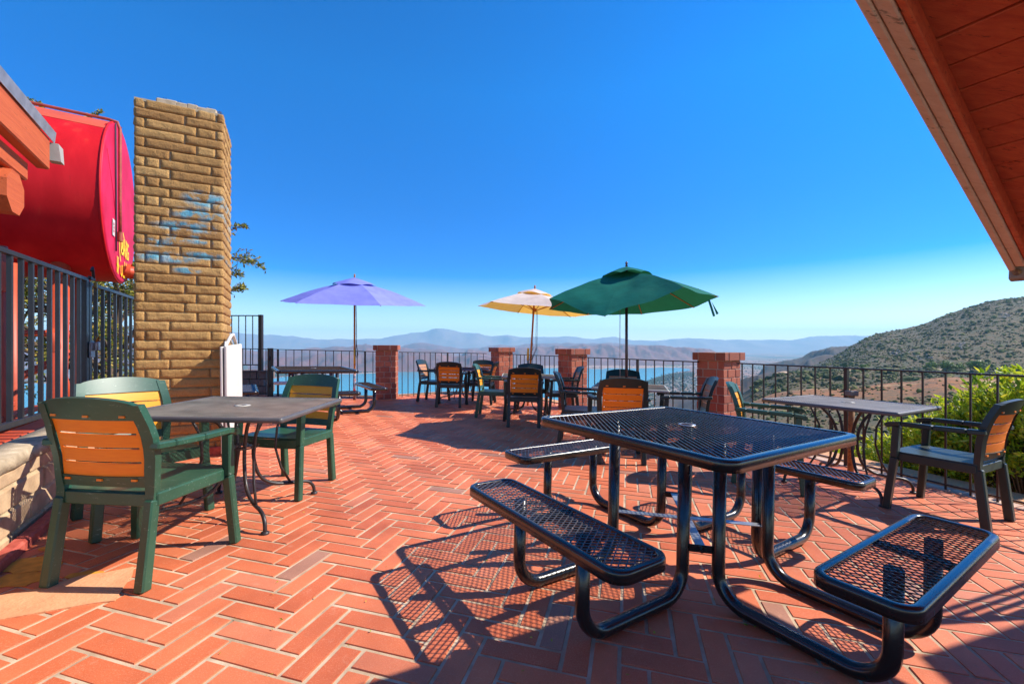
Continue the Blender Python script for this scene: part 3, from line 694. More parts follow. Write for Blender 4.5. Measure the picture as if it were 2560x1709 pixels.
# ------------------------------------------------------------------ railings
def railing(pts, label, sp=.165, top=1.045, thick=(), group='railings round the terrace', slant=0, endpost=False, ztop=None, zbot=None, bar=.013, mt=None, tw_=.034, name='railing'):
    mt = mt or M['rail']
    r = empty(name, (pts[0][0], pts[0][1], fl(*pts[0]))); tag(r, label, 'railing' if name == 'railing' else 'fence', group)
    o0 = r.location
    P3 = [Vector((x, y, 0)) for x, y in pts]
    zt = lambda x, y: (ztop if ztop is not None else fl(x, y) + top)
    zb = lambda x, y: (zbot if zbot is not None else fl(x, y) + .05)
    t = MB(); b_ = MB()
    for a, c in zip(P3, P3[1:]):
        t.beam(Vector((a.x, a.y, zt(a.x, a.y))) - o0, Vector((c.x, c.y, zt(c.x, c.y))) - o0, tw_, .016 if bar < .02 else .03, bev=.003)
        b_.beam(Vector((a.x, a.y, zb(a.x, a.y))) - o0, Vector((c.x, c.y, zb(c.x, c.y))) - o0, .022 if bar < .02 else .04, .014 if bar < .02 else .035, bev=.002)
    t.build('top_rail', mt, r); b_.build('bottom_rail', mt, r)
    L = 0; nb = 0
    lens = [(c - a).length for a, c in zip(P3, P3[1:])]; tot = sum(lens); cnt_ = int(tot / sp); sp2 = tot / cnt_
    base = None; k = .5 if not endpost else 0
    proto = None
    while k < cnt_ + .01:
        d_ = k * sp2; i = 0
        while i < len(lens) - 1 and d_ > lens[i]: d_ -= lens[i]; i += 1
        p = P3[i] + (P3[i + 1] - P3[i]).normalized() * d_
        idx = int(round(k - (.5 if not endpost else 0)))
        isp = idx in thick
        z0 = (fl(p.x, p.y) - .02 if isp or idx % 1 == 0 and zbot is None else zb(p.x, p.y)); z1 = zt(p.x, p.y) - .006
        m_ = MB(); w_ = bar * (2.6 if isp else 1)
        dr = (P3[i + 1] - P3[i]).normalized()
        M4 = Matrix.Translation((p.x - o0.x, p.y - o0.y, z0 - o0.z)) @ Matrix.Rotation(math.atan2(dr.y, dr.x), 4, 'Z')
        if isp or proto is None:
            m_.box(-w_ / 2, w_ / 2, -w_ / 2, w_ / 2, 0, z1 - z0); ob = m_.build('post' if isp else 'baluster', mt, r)
            if not isp: proto = (ob.data, z1 - z0)
        else:
            ob = bpy.data.objects.new('baluster', proto[0]); COL.objects.link(ob); ob.parent = r; ob.scale.z = (z1 - z0) / proto[1]
        ob.matrix_local = M4 @ Matrix.Diagonal((1, 1, ob.scale.z, 1)); nb += 1
        k += 1
    return r
railing([(-6.6, 9.62), (-5.38, 9.6)], 'short dark railing left of the hinged gate post behind the tall panel', thick=())
railing([(-5.30, 9.62), (-3.04, 9.72)], 'dark iron railing behind the far rectangular mesh table, ending at the leftmost brick pillar', thick=(0, 11))
railing([(-2.60, 9.95), (-1.9, 10.8), (-1.15, 11.3), (-.66, 11.2)], 'curved dark railing over the lake between the two farthest brick pillars', thick=(8,))
railing([(-.10, 10.95), (.60, 9.8), (1.13, 8.95)], 'dark railing behind the cream umbrella pole, between the middle brick pillars', thick=(5,))
railing([(1.33, 8.52), (2.05, 7.35), (2.72, 6.30)], 'dark railing behind the green umbrella, ending at the largest brick pillar', thick=(8,))
railing([(3.10, 5.95), (3.94, 3.62), (4.32, 2.56), (4.95, .8)], 'long dark railing on the canyon side, right of the largest brick pillar', thick=(8, 24))
# hinge post with double uprights
gp = empty('gate_post', (-5.34, 9.55, fl(-5.34, 9.55))); tag(gp, 'dark double post with hinges in the far left railing', 'post')
q = MB(); q.box(-.055, -.01, -.025, .025, 0, 1.07); q.build('post', M['rail'], gp)
q = MB(); q.box(.01, .055, -.025, .025, 0, 1.07); q.build('post', M['rail'], gp)
for z in (.25, .85):
    q = MB(); q.tube([(0, -.035, z - .04), (0, -.035, z + .04)], .014, 8); q.build('hinge', M['rail'], gp)
# block pier and the tall panel standing on it
pr = empty('block_pier', (-6.15, 10.35, 0)); tag(pr, 'low grey brown block pier under the tall iron panel', 'pier')
q = MB()
for i in range(6):
    z0 = -.42 + i * .165
    for j in range(-1, 3):
        x0 = max(-.36, -.36 + j * .34 + (.17 if i % 2 else 0)); x1 = min(.36, -.36 + (j + 1) * .34 + (.17 if i % 2 else 0) - .012)
        if x1 - x0 > .04: q.box(x0, x1, -.2, .2, z0, z0 + .153, bev=.008)
q.build('blocks', M['greyblock'], pr)
q = MB(); q.box(-.38, .38, -.22, .22, .565, .60, bev=.006); q.build('cap', M['greyblock'], pr)
tp = empty('tall_iron_panel', (-5.93, 10.2, 0)); tag(tp, 'tall dark iron panel rising above the railing beside the chimney', 'fence')
q = MB(); q.box(-.04, .04, -.04, .04, .60, 1.91); q.build('post', M['rail'], tp)
for z in (1.89, .73):
    q = MB(); q.box(-1.1, -.04, -.017, .017, z - .012, z + .012); q.build('rail', M['rail'], tp)
for k in range(6):
    q = MB(); q.box(-.2 - k * .165, -.185 - k * .165, -.008, .008, .745, 1.878); q.build('baluster', M['rail'], tp)

# ------------------------------------------------------------------ brick pillars
def pillar(cx, cy, azr, s, ztop, label, cap=.045):
    """cx, cy = corner nearest the camera's axis; the square spreads along az(azr) and az(azr-90)"""
    e1 = az(azr); e2 = az(azr - 90)
    c = Vector((cx, cy, 0)) + (e1 + e2) * s / 2
    t = empty('brick_pillar', (c.x, c.y, fl(c.x, c.y)), R(90 - azr)); tag(t, label, 'pillar', 'brick pillars along the railing')
    h = ztop - fl(c.x, c.y); b_ = MB(); core = MB()
    n_c = round(h / .118); ch = h / n_c; hs_ = s / 2
    core.box(-hs_ + .008, hs_ - .008, -hs_ + .008, hs_ - .008, -.25, h - ch + .004)
    core.box(-hs_ - cap + .008, hs_ + cap - .008, -hs_ - cap + .008, hs_ + cap - .008, h - ch + .006, h - .004)
    for i in range(-2, n_c):
        top_ = i == n_c - 1; q_ = hs_ + (cap if top_ else 0); z0 = i * ch + .007; z1 = (i + 1) * ch - .005 + (.003 if top_ else 0)
        d_ = .10
        full = 2 * q_
        for side in range(4):
            Mr = Matrix.Rotation(side * math.pi / 2, 4, 'Z')
            # each side runs from one corner to d_ before the next, so that corners interlock
            a0 = -q_ + (d_ if i % 2 else 0); a1 = q_ - (0 if i % 2 else d_)
            L = a1 - a0; cut = a0 + L * (.62 if i % 2 else .55) + random.uniform(-.01, .01)
            for x0, x1 in ((a0, cut - .006), (cut + .006, a1)):
                j_ = random.uniform(-.003, .003)
                b_.box(x0 + .003, x1 - .003, -q_ + j_, -q_ + d_ - .012, z0, z1, Mr, .004)
    core.build('mortar', M['pmortar'], t); b_.build('bricks', M['redbrick'], t)
    return t
pillar(-3.02, 9.55, 82, .44, 1.195, 'leftmost red brick pillar, beside the seat of the far left picnic table')
pillar(-.33, 11.0, 57, .42, 1.135, 'small farthest red brick pillar, behind the chairs of the lilac round table')
pillar(1.17, 8.5, 57, .42, 1.12, 'red brick pillar between the cream and green umbrellas')
pillar(2.944, 6.0, 57, .42, 1.085, 'largest red brick pillar, right of the green umbrella')

# ------------------------------------------------------------------ chimney of slumped blocks
cxx, cyy = -3.02, 4.52
e1 = Vector((-.889, -.459, 0)).normalized()          # along the front face to the left
e2 = Vector((-.459, .889, 0)).normalized()           # along the right face, away
corner = Vector((cxx, cyy, 0)); Wf, Wd = .731, .69
org = corner + e1 * Wf
ang = math.atan2(-e1.y, -e1.x)
ch = empty('chimney', (org.x, org.y, 0), ang); tag(ch, 'tall tan slump block chimney with faded blue spray paint', 'chimney')
blk = MB(); core = MB(); CHZ = 3.60; courses = 38; hc = CHZ / courses
core.box(.02, Wf - .02, .02, Wd - .02, -.3, CHZ - .03)
def slump(x0, x1, y0, y1, z0, z1, faces):
    """a block whose outer faces sag and bulge"""
    nz_ = 6
    for (P0, du, nrm, L) in faces:
        na = max(4, int(L / .018)); vs = []; sd_ = random.random() * 50
        for k in range(nz_ + 1):
            for i in range(na + 1):
                a = i / na; b_ = k / nz_; p = P0 + du * (L * a)
                edge = min(a * L, (1 - a) * L) / .014; ez = min(b_, 1 - b_) * (z1 - z0) / .016
                inn = min(1, edge, ez)
                bul = -.008 * (1 - inn) ** 1.5 + .002 * math.sin(math.pi * min(1, (b_ * .9 + .1))) * inn + .004 * noise.noise(Vector((p.x * 45 + sd_, p.y * 45, (z0 + b_ * .09) * 45))) * inn + .008 * noise.noise(Vector((p.x * 14 + sd_, p.y * 14, (z0 + b_ * .09) * 20))) * inn
                sag = .005 * noise.noise(Vector((a * L * 9 + sd_, k, 1)))
                z = z0 + (z1 - z0) * b_ + sag
                q_ = p + nrm * bul; vs.append((q_.x, q_.y, z))
        fs = [(k * (na + 1) + i, k * (na + 1) + i + 1, (k + 1) * (na + 1) + i + 1, (k + 1) * (na + 1) + i) for k in range(nz_) for i in range(na)]
        # rim back to the core so that every block stays one island with depth
        n0 = len(vs)
        rim_ = [i for i in range(na + 1)] + [(k + 1) * (na + 1) - 1 for k in range(1, nz_ + 1)] + [nz_ * (na + 1) + i for i in range(na - 1, -1, -1)] + [k * (na + 1) for k in range(nz_ - 1, 0, -1)]
        for r_ in rim_: vs.append(tuple(Vector(vs[r_]) - nrm * .03))
        m_ = len(rim_)
        fs += [(rim_[j], n0 + j, n0 + (j + 1) % m_, rim_[(j + 1) % m_]) for j in range(m_)]
        blk.add(vs, fs, True)
for i in range(-1, courses):
    z0 = i * hc + .002; z1 = (i + 1) * hc - .004
    # front: alternating long and short blocks
    pat = [[0, .085, .50, .665, Wf], [0, .36, Wf], [0, .085, .20, .62, Wf], [0, .28, Wf], [0, .40, Wf]][(0, 4, 0, 4, 0, 3, 2, 3, 2, 3, 2, 3, 2, 3, 2, 1, 2, 3)[(courses - 1 - i) % 18]]
    for x0, x1 in zip(pat, pat[1:]):
        jj = random.uniform(-.004, .004)
        slump(x0, x1, 0, 0, z0, z1, [(Vector((x0 + .006 + (jj if x0 else 0), 0, 0)), Vector((1, 0, 0)), Vector((0, -1, 0)), x1 - x0 - .009)])
    pat2 = [[0, .34, Wd], [0, .17, .51, Wd]][i % 2]
    for y0, y1 in zip(pat2, pat2[1:]):
        slump(0, 0, y0, y1, z0, z1, [(Vector((Wf, y0 + .006, 0)), Vector((0, 1, 0)), Vector((1, 0, 0)), y1 - y0 - .012)])
        slump(0, 0, y0, y1, z0, z1, [(Vector((0, y1 - .006, 0)), Vector((0, -1, 0)), Vector((-1, 0, 0)), y1 - y0 - .012)])
    for x0, x1 in zip([0, .38], [.38, Wf]):
        slump(x0, x1, 0, 0, z0, z1, [(Vector((x1 - .006, Wd, 0)), Vector((-1, 0, 0)), Vector((0, 1, 0)), x1 - x0 - .012)])
core.build('mortar_core', M['smortar'], ch); blk.build('blocks', M['slump'], ch)
q = MB(); q.box(.005, Wf - .005, .005, Wd - .005, CHZ - .03, CHZ - .004); q.build('top_course', M['smortar'], ch)
# broken flue liner and mesh on top
fl_ = MB()
for k in range(22):
    a = k / 22 * 6.283; x = Wf * .56 + .24 * max(-.85, min(.85, math.cos(a) * 1.3)); y = Wd * .5 + .26 * max(-.85, min(.85, math.sin(a) * 1.3))
    fl_.box(x - .05, x + .05, y - .05, y + .05, CHZ - .01, CHZ + .07 + .03 * noise.noise(Vector((a * 2, 0, 3))), None, .012)
fl_.build('flue_liner', M['wallcap'], ch)
ms = MB()
for k in range(26):
    t = k / 25; ms.tube([(.18 + t * .5, .16, CHZ + .10 + .02 * math.sin(k)), (.18 + t * .5, .62, CHZ + .12 + .015 * math.cos(k * 1.7))], .0022, 4)
    ms.tube([(.16, .16 + t * .46, CHZ + .10 + .02 * math.sin(k * .7)), (.70, .16 + t * .46, CHZ + .09)], .0022, 4)
ms.build('spark_mesh', M['iron'], ch)
q = MB(); q.box(-.02, Wf + .035, -.035, Wd + .02, -.3, .135, None, .01); q.build('painted_base', M['redbase'], ch)

# ------------------------------------------------------------------ low wall on the left
wd = Vector((-.52, .855, 0)).normalized(); wn = Vector((.855, .52, 0)).normalized()    # along, towards the terrace
W0 = Vector((-2.70, 2.27, 0)) - wd * 2.2; WL = 2.2 + 2.12
wl = empty('low_block_wall', (W0.x, W0.y, 0), math.atan2(wd.y, wd.x)); tag(wl, 'low tan block wall with rough grey cap behind the left chairs', 'wall')
q = MB()
zb0 = -.02; hts = [.135, .27, .405, .50]
for i, zt_ in enumerate(hts):
    z0 = ([.0] + hts)[i] + .004; x = -.2 * (i % 2)
    while x < WL:
        x1 = min(WL, x + .40); x0 = max(0, x)
        if x1 - x0 > .03:
            sd_ = random.random() * 9; n0 = len(q.v)
            q.box(x0 + .004, x1 - .004, .0, .20, z0, zt_ - .004, None, .012)
        x += .40
q.build('blocks', M['wallblock'], wl)
q = MB(); q.box(.0, WL, .012, .19, -.3, .49); q.build('core', M['smortar'], wl)
q = MB(); 
for k in range(40):
    x0 = WL * k / 40; x1 = WL * (k + 1) / 40; a = .012 * noise.noise(Vector((k * .7, 0, 0))); b_ = .012 * noise.noise(Vector(((k + 1) * .7, 0, 0)))
    vs = [(x0, -.012 + a, .50), (x1, -.012 + b_, .50), (x1, .212, .50), (x0, .212, .50), (x0, .010 + a, .562 + a * .6), (x1, .010 + b_, .562 + b_ * .6), (x1, .195, .566), (x0, .195, .566)]
    q.add(vs, [(4, 5, 6, 7), (0, 1, 5, 4), (2, 3, 7, 6), (0, 3, 2, 1)] + ([(0, 4, 7, 3)] if k == 0 else []) + ([(1, 2, 6, 5)] if k == 39 else []), True)
q.build('cap', M['wallcap'], wl)
q = MB(); q.box(0, WL, -.085, -.012, -.3, .118, None, .012); q.build('painted_base', M['redbase'], wl)

# ------------------------------------------------------------------ fence with gate above the wall
fd = Vector((-.478, .878, 0)).normalized()
F0 = Vector((-3.5, 2.95, 0)); ZT, ZB = 1.855, .60
def fpanel(a, b_, name, label, sp, zt=ZT, zb=ZB, post0=False, post1=False):
    p = F0 + fd * a; r = empty(name, (p.x, p.y, 0), math.atan2(fd.y, fd.x)); tag(r, label, 'gate' if 'gate' in name else 'fence'); L = b_ - a
    q = MB(); q.box(0, L, -.02, .02, zt - .035, zt, None, .003); q.build('top_rail', M['gate'], r)
    q = MB(); q.box(0, L, -.02, .02, zb, zb + .045, None, .003); q.build('bottom_rail', M['gate'], r)
    n_ = round(L / sp); 
    for k in range(n_ + 1):
        x = L * k / n_; wide = (post0 and k == 0) or (post1 and k == n_)
        q = MB(); s_ = .032 if wide else .0125; q.box(x - s_, x + s_, -max(.0125, s_ * .6), max(.0145, s_ * .6), zb + (.045 if not wide else 0), zt - (.035 if not wide else -.002)); q.build('post' if wide else 'baluster', M['gate'], r)
    return r
fpanel(-1.545, 1.505, 'iron_fence', 'grey black iron fence of square bars above the low wall', .1525, post1=True)
gt = fpanel(1.585, 3.43, 'iron_gate', 'narrow iron gate leaf with padlock against the chimney', .205, zt=ZT - .035, post0=True)
p = F0 + fd * 1.56
lk = empty('gate_latch', (p.x, p.y, 0), math.atan2(fd.y, fd.x)); tag(lk, 'latch box with two brass padlocks on the gate post', 'latch')
q = MB(); q.box(-.05, .07, -.04, -.022, 1.06, 1.22, None, .006); q.build('latch_plate', M['galv'], lk)
q = MB(); q.tube([(.03, -.06, 1.22), (.03, -.06, 1.27), (.06, -.06, 1.285), (.085, -.06, 1.27), (.085, -.06, 1.22)], .008, 8); q.build('shackle', M['brass'], lk)
q = MB(); q.box(.02, .095, -.075, -.045, 1.13, 1.22, None, .008); q.build('padlock', M['galv'], lk)
q = MB(); q.tube([(.0, -.03, 1.93), (.03, -.03, 1.97), (.05, -.03, 1.90), (.06, -.03, 1.86)], .012, 8); q.box(-.03, .10, -.035, -.01, 1.84, 1.875, None, .006); q.build('catch', M['iron'], lk)
q = MB(); q.box(.03, .07, -.06, -.035, 1.765, 1.825, None, .005); q.build('padlock', M['brass'], lk)

# ------------------------------------------------------------------ red tank on legs
TC = Vector((-6.17, 6.8, 3.38)); TR = 1.2
tk = empty('red_tank', (TC.x, TC.y, 0)); tag(tk, 'big red cylindrical tank with a pink sunlit end and yellow graffiti', 'tank')
ax = -A57; sd2 = Vector((A57.y, -A57.x, 0))
Mt = Matrix((sd2, Vector((0, 0, 1)), ax)).transposed().to_4x4(); Mt.translation = Vector((0, 0, TC.z))
q = MB(); q.lathe([(TR, 0), (TR, 5.6)], 72, Mt); q.build('shell', M['tank'], tk)
q = MB(); pr_ = [(TR, .0), (TR * .995, -.012), (TR * .97, -.018), (TR * .6, -.024), (TR * .3, -.028), (0.001, -.03)]; q.lathe(pr_, 72, Mt); q.build('end_cap', M['tankend_lit'], tk)
q = MB(); q.lathe([(TR * 1.006, 1.2 * 0 + .004), (TR * 1.006, 5.5)], 72, Mt)
# repainted band along the top: part of the shell only
keep = MB()
for k in range(60, 84):
    a0 = (k / 96) * 6.283 * 0 + R(46 + (k - 60) * 2.4); a1 = R(46 + (k - 59) * 2.4)
    for z0, z1 in ((.02 + .12 * noise.noise(Vector((k * .9, 0, 0))), 2.4), (2.4, 5.6)):
        keep.add([Mt @ Vector((TR * 1.003 * math.cos(a), TR * 1.003 * math.sin(a), z)) for a, z in ((a0, z0), (a1, z0), (a1, z1), (a0, z1))], [(0, 1, 2, 3)], True)
keep.build('repainted_strip', M['tanktop'], tk)
q = MB()
q.tube([Mt @ Vector((.42, TR - .02, 5.5)), Mt @ Vector((.42, TR - .03, 2.5)), Mt @ Vector((.42, TR - .04, .06)), Mt @ Vector((.43, TR - .06, -.04)), Mt @ Vector((.43, TR - .16, -.07)), Mt @ Vector((.43, 0, -.07)), Mt @ Vector((.43, -.52, -.07))], .021, 10)
q.lathe([(.034, 0), (.034, .14)], 10, Mt @ Matrix.Translation((.43, -.64, -.07)) @ Matrix.Rotation(R(-90), 4, 'X')); q.build('vent_pipe', M['redpipe'], tk)
q = MB(); q.tube([Mt @ Vector((.52, TR - .12, -.035)), Mt @ Vector((.51, 0, -.04)), Mt @ Vector((.51, -.8, -.04))], .010, 6); q.build('cable', M['ropeblack'], tk)
for z_ in (.012, 1.5, 3.0, 4.5):
    q = MB(); q.tube([Mt @ Vector((TR * 1.003 * math.cos(R(a)), TR * 1.003 * math.sin(R(a)), z_)) for a in range(0, 361, 5)], .009 if z_ > .1 else .014, 6, cap=False); q.build('weld_seam', M['tank'], tk)
q = MB(); q.tube([Mt @ Vector((.95, .55, -.022)), Mt @ Vector((.62, .05, -.026)), Mt @ Vector((.50, -.25, -.026))], .006, 5); q.build('weld_seam', M['tankend_lit'], tk)
# a small white sticker, yellow scrawl
def onend(x, y, off_=.012):
    rr = math.sqrt(x * x + y * y) / TR; rr = min(.99, rr)
    prs = sorted([(p_[0] / TR, p_[1]) for p_ in pr_]); z = np.interp(rr, [p_[0] for p_ in prs], [p_[1] for p_ in prs])
    return Mt @ Vector((x, y, z - off_))
q = MB(); vs = [onend(a, b_) for a, b_ in ((.70, -.60), (.56, -.60), (.56, -.36), (.70, -.36))]; q.add(vs, [(0, 1, 2, 3)]); q.build('sticker', M['white'], tk)
q = MB()
for (a, b_) in ((.635, -.43), (.625, -.48), (.63, -.53)):
    q.add([onend(a + dx, b_ + dy, .015) for dx, dy in ((-.025, -.015), (.03, -.02), (.025, .018), (-.02, .02))], [(0, 1, 2, 3)])
q.build('sticker_print', simple('red_print', (.6, .05, .1), .5), tk)
gr = MB()
def scr(pts, r=.020):
    P_ = []
    for a, b_ in zip(pts, pts[1:]):
        for k in range(4): t = k / 4; P_.append((a[0] + (b_[0] - a[0]) * t, a[1] + (b_[1] - a[1]) * t))
    P_.append(pts[-1])
    for (x0, y0), (x1, y1) in zip(P_, P_[1:]):
        d = Vector((x1 - x0, y1 - y0)); 
        if d.length < 1e-4: continue
        d.normalize(); nx_, ny_ = -d.y * r, d.x * r; ex, ey = d.x * r * .6, d.y * r * .6
        gr.add([onend(x0 - ex + nx_, y0 - ey + ny_, .014), onend(x0 - ex - nx_, y0 - ey - ny_, .014), onend(x1 + ex - nx_, y1 + ey - ny_, .014), onend(x1 + ex + nx_, y1 + ey + ny_, .014)], [(0, 1, 2, 3)])
S_ = lambda x, y: (.24 - x * .0098, -1.20 + y * .0098)     # lettering grid in hundredths
def L(*p): scr([S_(*a) for a in p])
L((2, 78), (-2, 70), (-4, 60), (-2, 50), (2, 40), (7, 32))                                  # bracket
L((30, 72), (22, 78), (12, 74), (8, 62), (9, 50), (16, 44), (26, 47), (33, 56), (34, 66), (30, 72))   # ring
L((14, 50), (16, 66), (20, 54), (24, 67), (27, 48))                                          # M
L((30, 44), (36, 70), (42, 44)); L((32, 54), (40, 54))                                       # A
L((47, 42), (47, 70), (54, 66), (53, 58), (47, 56), (56, 42))                                 # R
L((68, 66), (60, 68), (58, 56), (61, 44), (69, 44), (69, 54), (64, 54))                         # G
L((-16, 34), (-15, 12)); L((-16, 24), (-9, 23), (-8, 34)); L((-9, 10), (-8, 24)); L((-10, 14), (-4, 22))
L((10, 24), (12, 12), (18, 10), (22, 14), (22, 26)); L((36, 34), (36, 22)); L((28, 10), (44, 10)); L((50, 30), (50, 10)); L((44, 22), (58, 24)); L((48, 34), (60, 16))
gr.build('yellow_graffiti', M['graffiti'], tk)
# outlet pipe at the foot of the end cap
q = MB(); q.tube([Mt @ Vector((-.15, -1.00, .1)), Mt @ Vector((-.15, -1.00, -.12)), Mt @ Vector((-.9, -1.02, -.14))], .085, 14); q.lathe([(.12, -.02), (.12, .03)], 16, Mt @ Matrix.Translation((-.15, -1.0, -.1))); q.build('outlet_pipe', M['redsteel'], tk)
q = MB(); q.box(-.55, .55, -.08, .0, 2.3, 2.4); 
def w2t(x, y, z): return Vector((x - TC.x, y - TC.y, z))
def leg(a, b_, r0, r1, nm='leg'):
    q_ = MB(); q_.tube([a, b_], r0, 14, r2=r1); return q_.build(nm, M['redsteel'], tk)
for az_, s_ in ((.55, 1), (4.3, 1)):
    for sd_ in (-1, 1):
        top_ = Mt @ Vector((sd_ * .50, -1.02, az_)); bot = Vector((top_.x + sd2.x * sd_ * .30, top_.y + sd2.y * sd_ * .30, -1.6)); leg(top_ , bot, .11, .10)
q1 = Mt @ Vector((.9, -1.0, .55)); 
pa = Mt @ Vector((-.85, -2.0, .55)); pb = Mt @ Vector((-.85, -2.0, 4.3)); leg(pa, pb, .055, .055, 'brace')
pa = Mt @ Vector((-.85, -2.2, .55)); pb = Mt @ Vector((-.9, -4.4, 4.0)); leg(pa, pb, .06, .06, 'brace')
pa = Mt @ Vector((.85, -2.0, .55)); pb = Mt @ Vector((-.85, -4.2, .6)); leg(pa, pb, .06, .06, 'brace')
# red steel steps and beams behind the low wall
st_ = empty('red_steel_platform', (-4.6, 3.9, 0)); tag(st_, 'red painted steel channels and treads below the iron fence', 'platform')
for k, (o_, z_, w_) in enumerate(((.30, .36, .20), (.55, .47, .10), (.85, .52, .22), (1.25, .60, .12), (1.6, .62, .25))):
    a = Vector((-3.25, 2.4, 0)) - wn * o_ - wd * .8; c = a + wd * 4.2
    q = MB(); q.beam(a - Vector((-4.6, 3.9, 0)) + Vector((0, 0, z_)), c - Vector((-4.6, 3.9, 0)) + Vector((0, 0, z_)), w_, .05, bev=.006); q.build('channel', M['redsteel'], st_)
for k in range(3):
    a = Vector((-3.3, 2.5, 0)) - wn * .2 + wd * (.2 + k * 1.3); c = a - wn * 1.7
    q = MB(); q.beam(a - Vector((-4.6, 3.9, 0)) + Vector((0, 0, .30)), c - Vector((-4.6, 3.9, 0)) + Vector((0, 0, .50)), .09, .12, bev=.006); q.build('cross_beam', M['redsteel'], st_)
for (px_, D_) in ((6, 4.2), (38, 5.6)):
    x_ = (px_ - CX) / F * D_; q = MB(); q.tube([(x_ + 4.6, D_ - 3.9, -1.5), (x_ + 4.6 - .05, D_ - 3.9, 2.15 if D_ < 5 else 2.25)], .070, 14, r2=.070); q.build('post', M['redsteel'], st_)
q = MB(); q.box(-.10, .10, -.06, .06, 1.70, 1.98, Matrix.Translation(((6 - CX) / F * 4.2 + 4.6 + .02, .22, 0))); q.build('splice_plate', M['redsteel'], st_)

# ------------------------------------------------------------------ eave of the building on the left
E0_ = Vector((-3.23, 3.02, 2.66)); lf = empty('eave', tuple(E0_), math.atan2(B33.y, B33.x)); tag(lf, 'orange red timber eave with metal drip edge in the upper left corner', 'eave')
# local x runs away along the eave (0 = its end), y to the left of that
q = MB(); q.box(-3.2, 0, .0, .07, -.255, -.035, None, .008); q.build('fascia', M['redwood'], lf)
q = MB(); q.add([(-3.2, -.012, -.045), (.05, -.012, -.045), (.05, -.02, .03), (-3.2, -.02, .03), (-3.2, .35, .075), (.05, .35, .075), (-3.2, .35, .068), (.05, .35, .068), (-3.2, -.008, -.045), (.05, -.008, -.045)], [(0, 1, 2, 3), (3, 2, 5, 4), (4, 5, 7, 6), (0, 8, 9, 1)]); q.build('drip_edge', M['galv'], lf)
q = MB(); q.add([(.03, -.035, -.05), (.13, -.035, -.05), (.13, .04, -.05), (.03, .04, -.05), (.045, -.045, -.17), (.115, -.045, -.17), (.115, .02, -.17), (.045, .02, -.17)], [(0, 1, 2, 3), (4, 7, 6, 5), (0, 4, 5, 1), (1, 5, 6, 2), (2, 6, 7, 3), (3, 7, 4, 0)]); q.build('gutter_outlet', simple('grey_beige_outlet', (.40, .38, .33), .6), lf)
q = MB(); q.box(-3.2, -.12, .072, .20, -.385, -.262, None, .01); q.build('rafter_beam', M['redwood'], lf)
q = MB(); q.box(-3.2, -.10, .075, 2.0, -.03, .02); q.build('roof_boards', M['redwood'], lf)
q = MB(); oc = [(.14 * math.cos(R(22.5 + 45 * k)), .14 * math.sin(R(22.5 + 45 * k))) for k in range(8)]
Mq = Matrix.Translation((-.36, .06, -.53)) @ Matrix.Rotation(R(-90), 4, 'X'); q.prism(oc, 0, 2.6, Mq); q.build('beam_end', M['redwood'], lf)

# ------------------------------------------------------------------ roof overhang on the right (rake sloping down and away)
P0 = Vector((.978, 1.235, 2.168)); P1 = Vector((2.78, 2.405, 1.567)); dv = (P1 - P0).normalized()
bv = Vector((.5446, -.8387, 0)); nv = dv.cross(bv).normalized(); nv = nv if nv.z > 0 else -nv
TOP = P1 - dv * 5.2
rf = empty('roof_overhang', tuple(P1)); tag(rf, 'red soffit boards inside a salmon barge beam of the roof overhead', 'roof')
Mr = Matrix((dv, bv, nv)).transposed().to_4x4()       # local x down the slope (0 = end), y inwards, z up off the slope
def rbox(nm, x0, x1, y0, y1, z0, z1, mt_, bev=.004, par=None):
    q_ = MB(); q_.box(x0, x1, y0, y1, z0, z1, None, bev); q_.v = [tuple(Mr @ Vector(v_)) for v_ in q_.v]
    me_ = q_.build(nm, mt_, par or rf); return me_
rbox('barge_board', -5.2, .0, .0, .025, .0, .126, M['salmon'])
rbox('barge_rafter', -5.2, -.10, .0265, .062, .010, .10, M['salmon'])
rbox('inner_batten', -5.2, -.14, .0635, .084, .022, .10, M['soffit'])
x = -.13
sf = MB()
while x > -5.2:
    w_ = random.choice((.135, .14, .19, .14)); 
    sf.box(x - w_ + .004, x - .004, .070, 3.2, .102 + random.uniform(-.002, .002), .122, None, .003); x -= w_
sf.v = [tuple(Mr @ Vector(v_)) for v_ in sf.v]; sf.build('soffit_boards', M['soffit'], rf)
rbox('roof_deck', -5.2, .06, .003, 3.2, .129, .16, M['greywood'])
rbox('rafter', -5.2, -.14, .300, .350, .02, .10, M['greywood'])
rbox('sub_fascia', -.135, -.095, .064, 3.2, .02, .10, M['soffit'])
rbox('bare_strip', -.20, -.137, .088, .295, .088, .101, M['plywood'])
rbox('eave_beam', -.02, .03, .028, 3.2, .03, .11, M['soffit'])
rbox('rafter_tail', -.06, .105, .075, .125, -.035, .03, M['salmon'])
q = MB(); q.box(-.075, -.025, .0, .15, -.045, .03, None, .006); q.v = [tuple(Mr @ Vector(v_)) for v_ in q.v]; bx_ = q.build('bracket_box', M['greywood'], rf)
for y_ in (.03, .11):
    q = MB(); q.lathe([(.018, 0), (.018, .006), (.010, .008), (.001, .008)], 14, Mr @ Matrix.Translation((-.075, y_, -.01)) @ Matrix.Rotation(R(-90), 4, 'Y')); q.build('bolt_head', M['rust'], bx_)
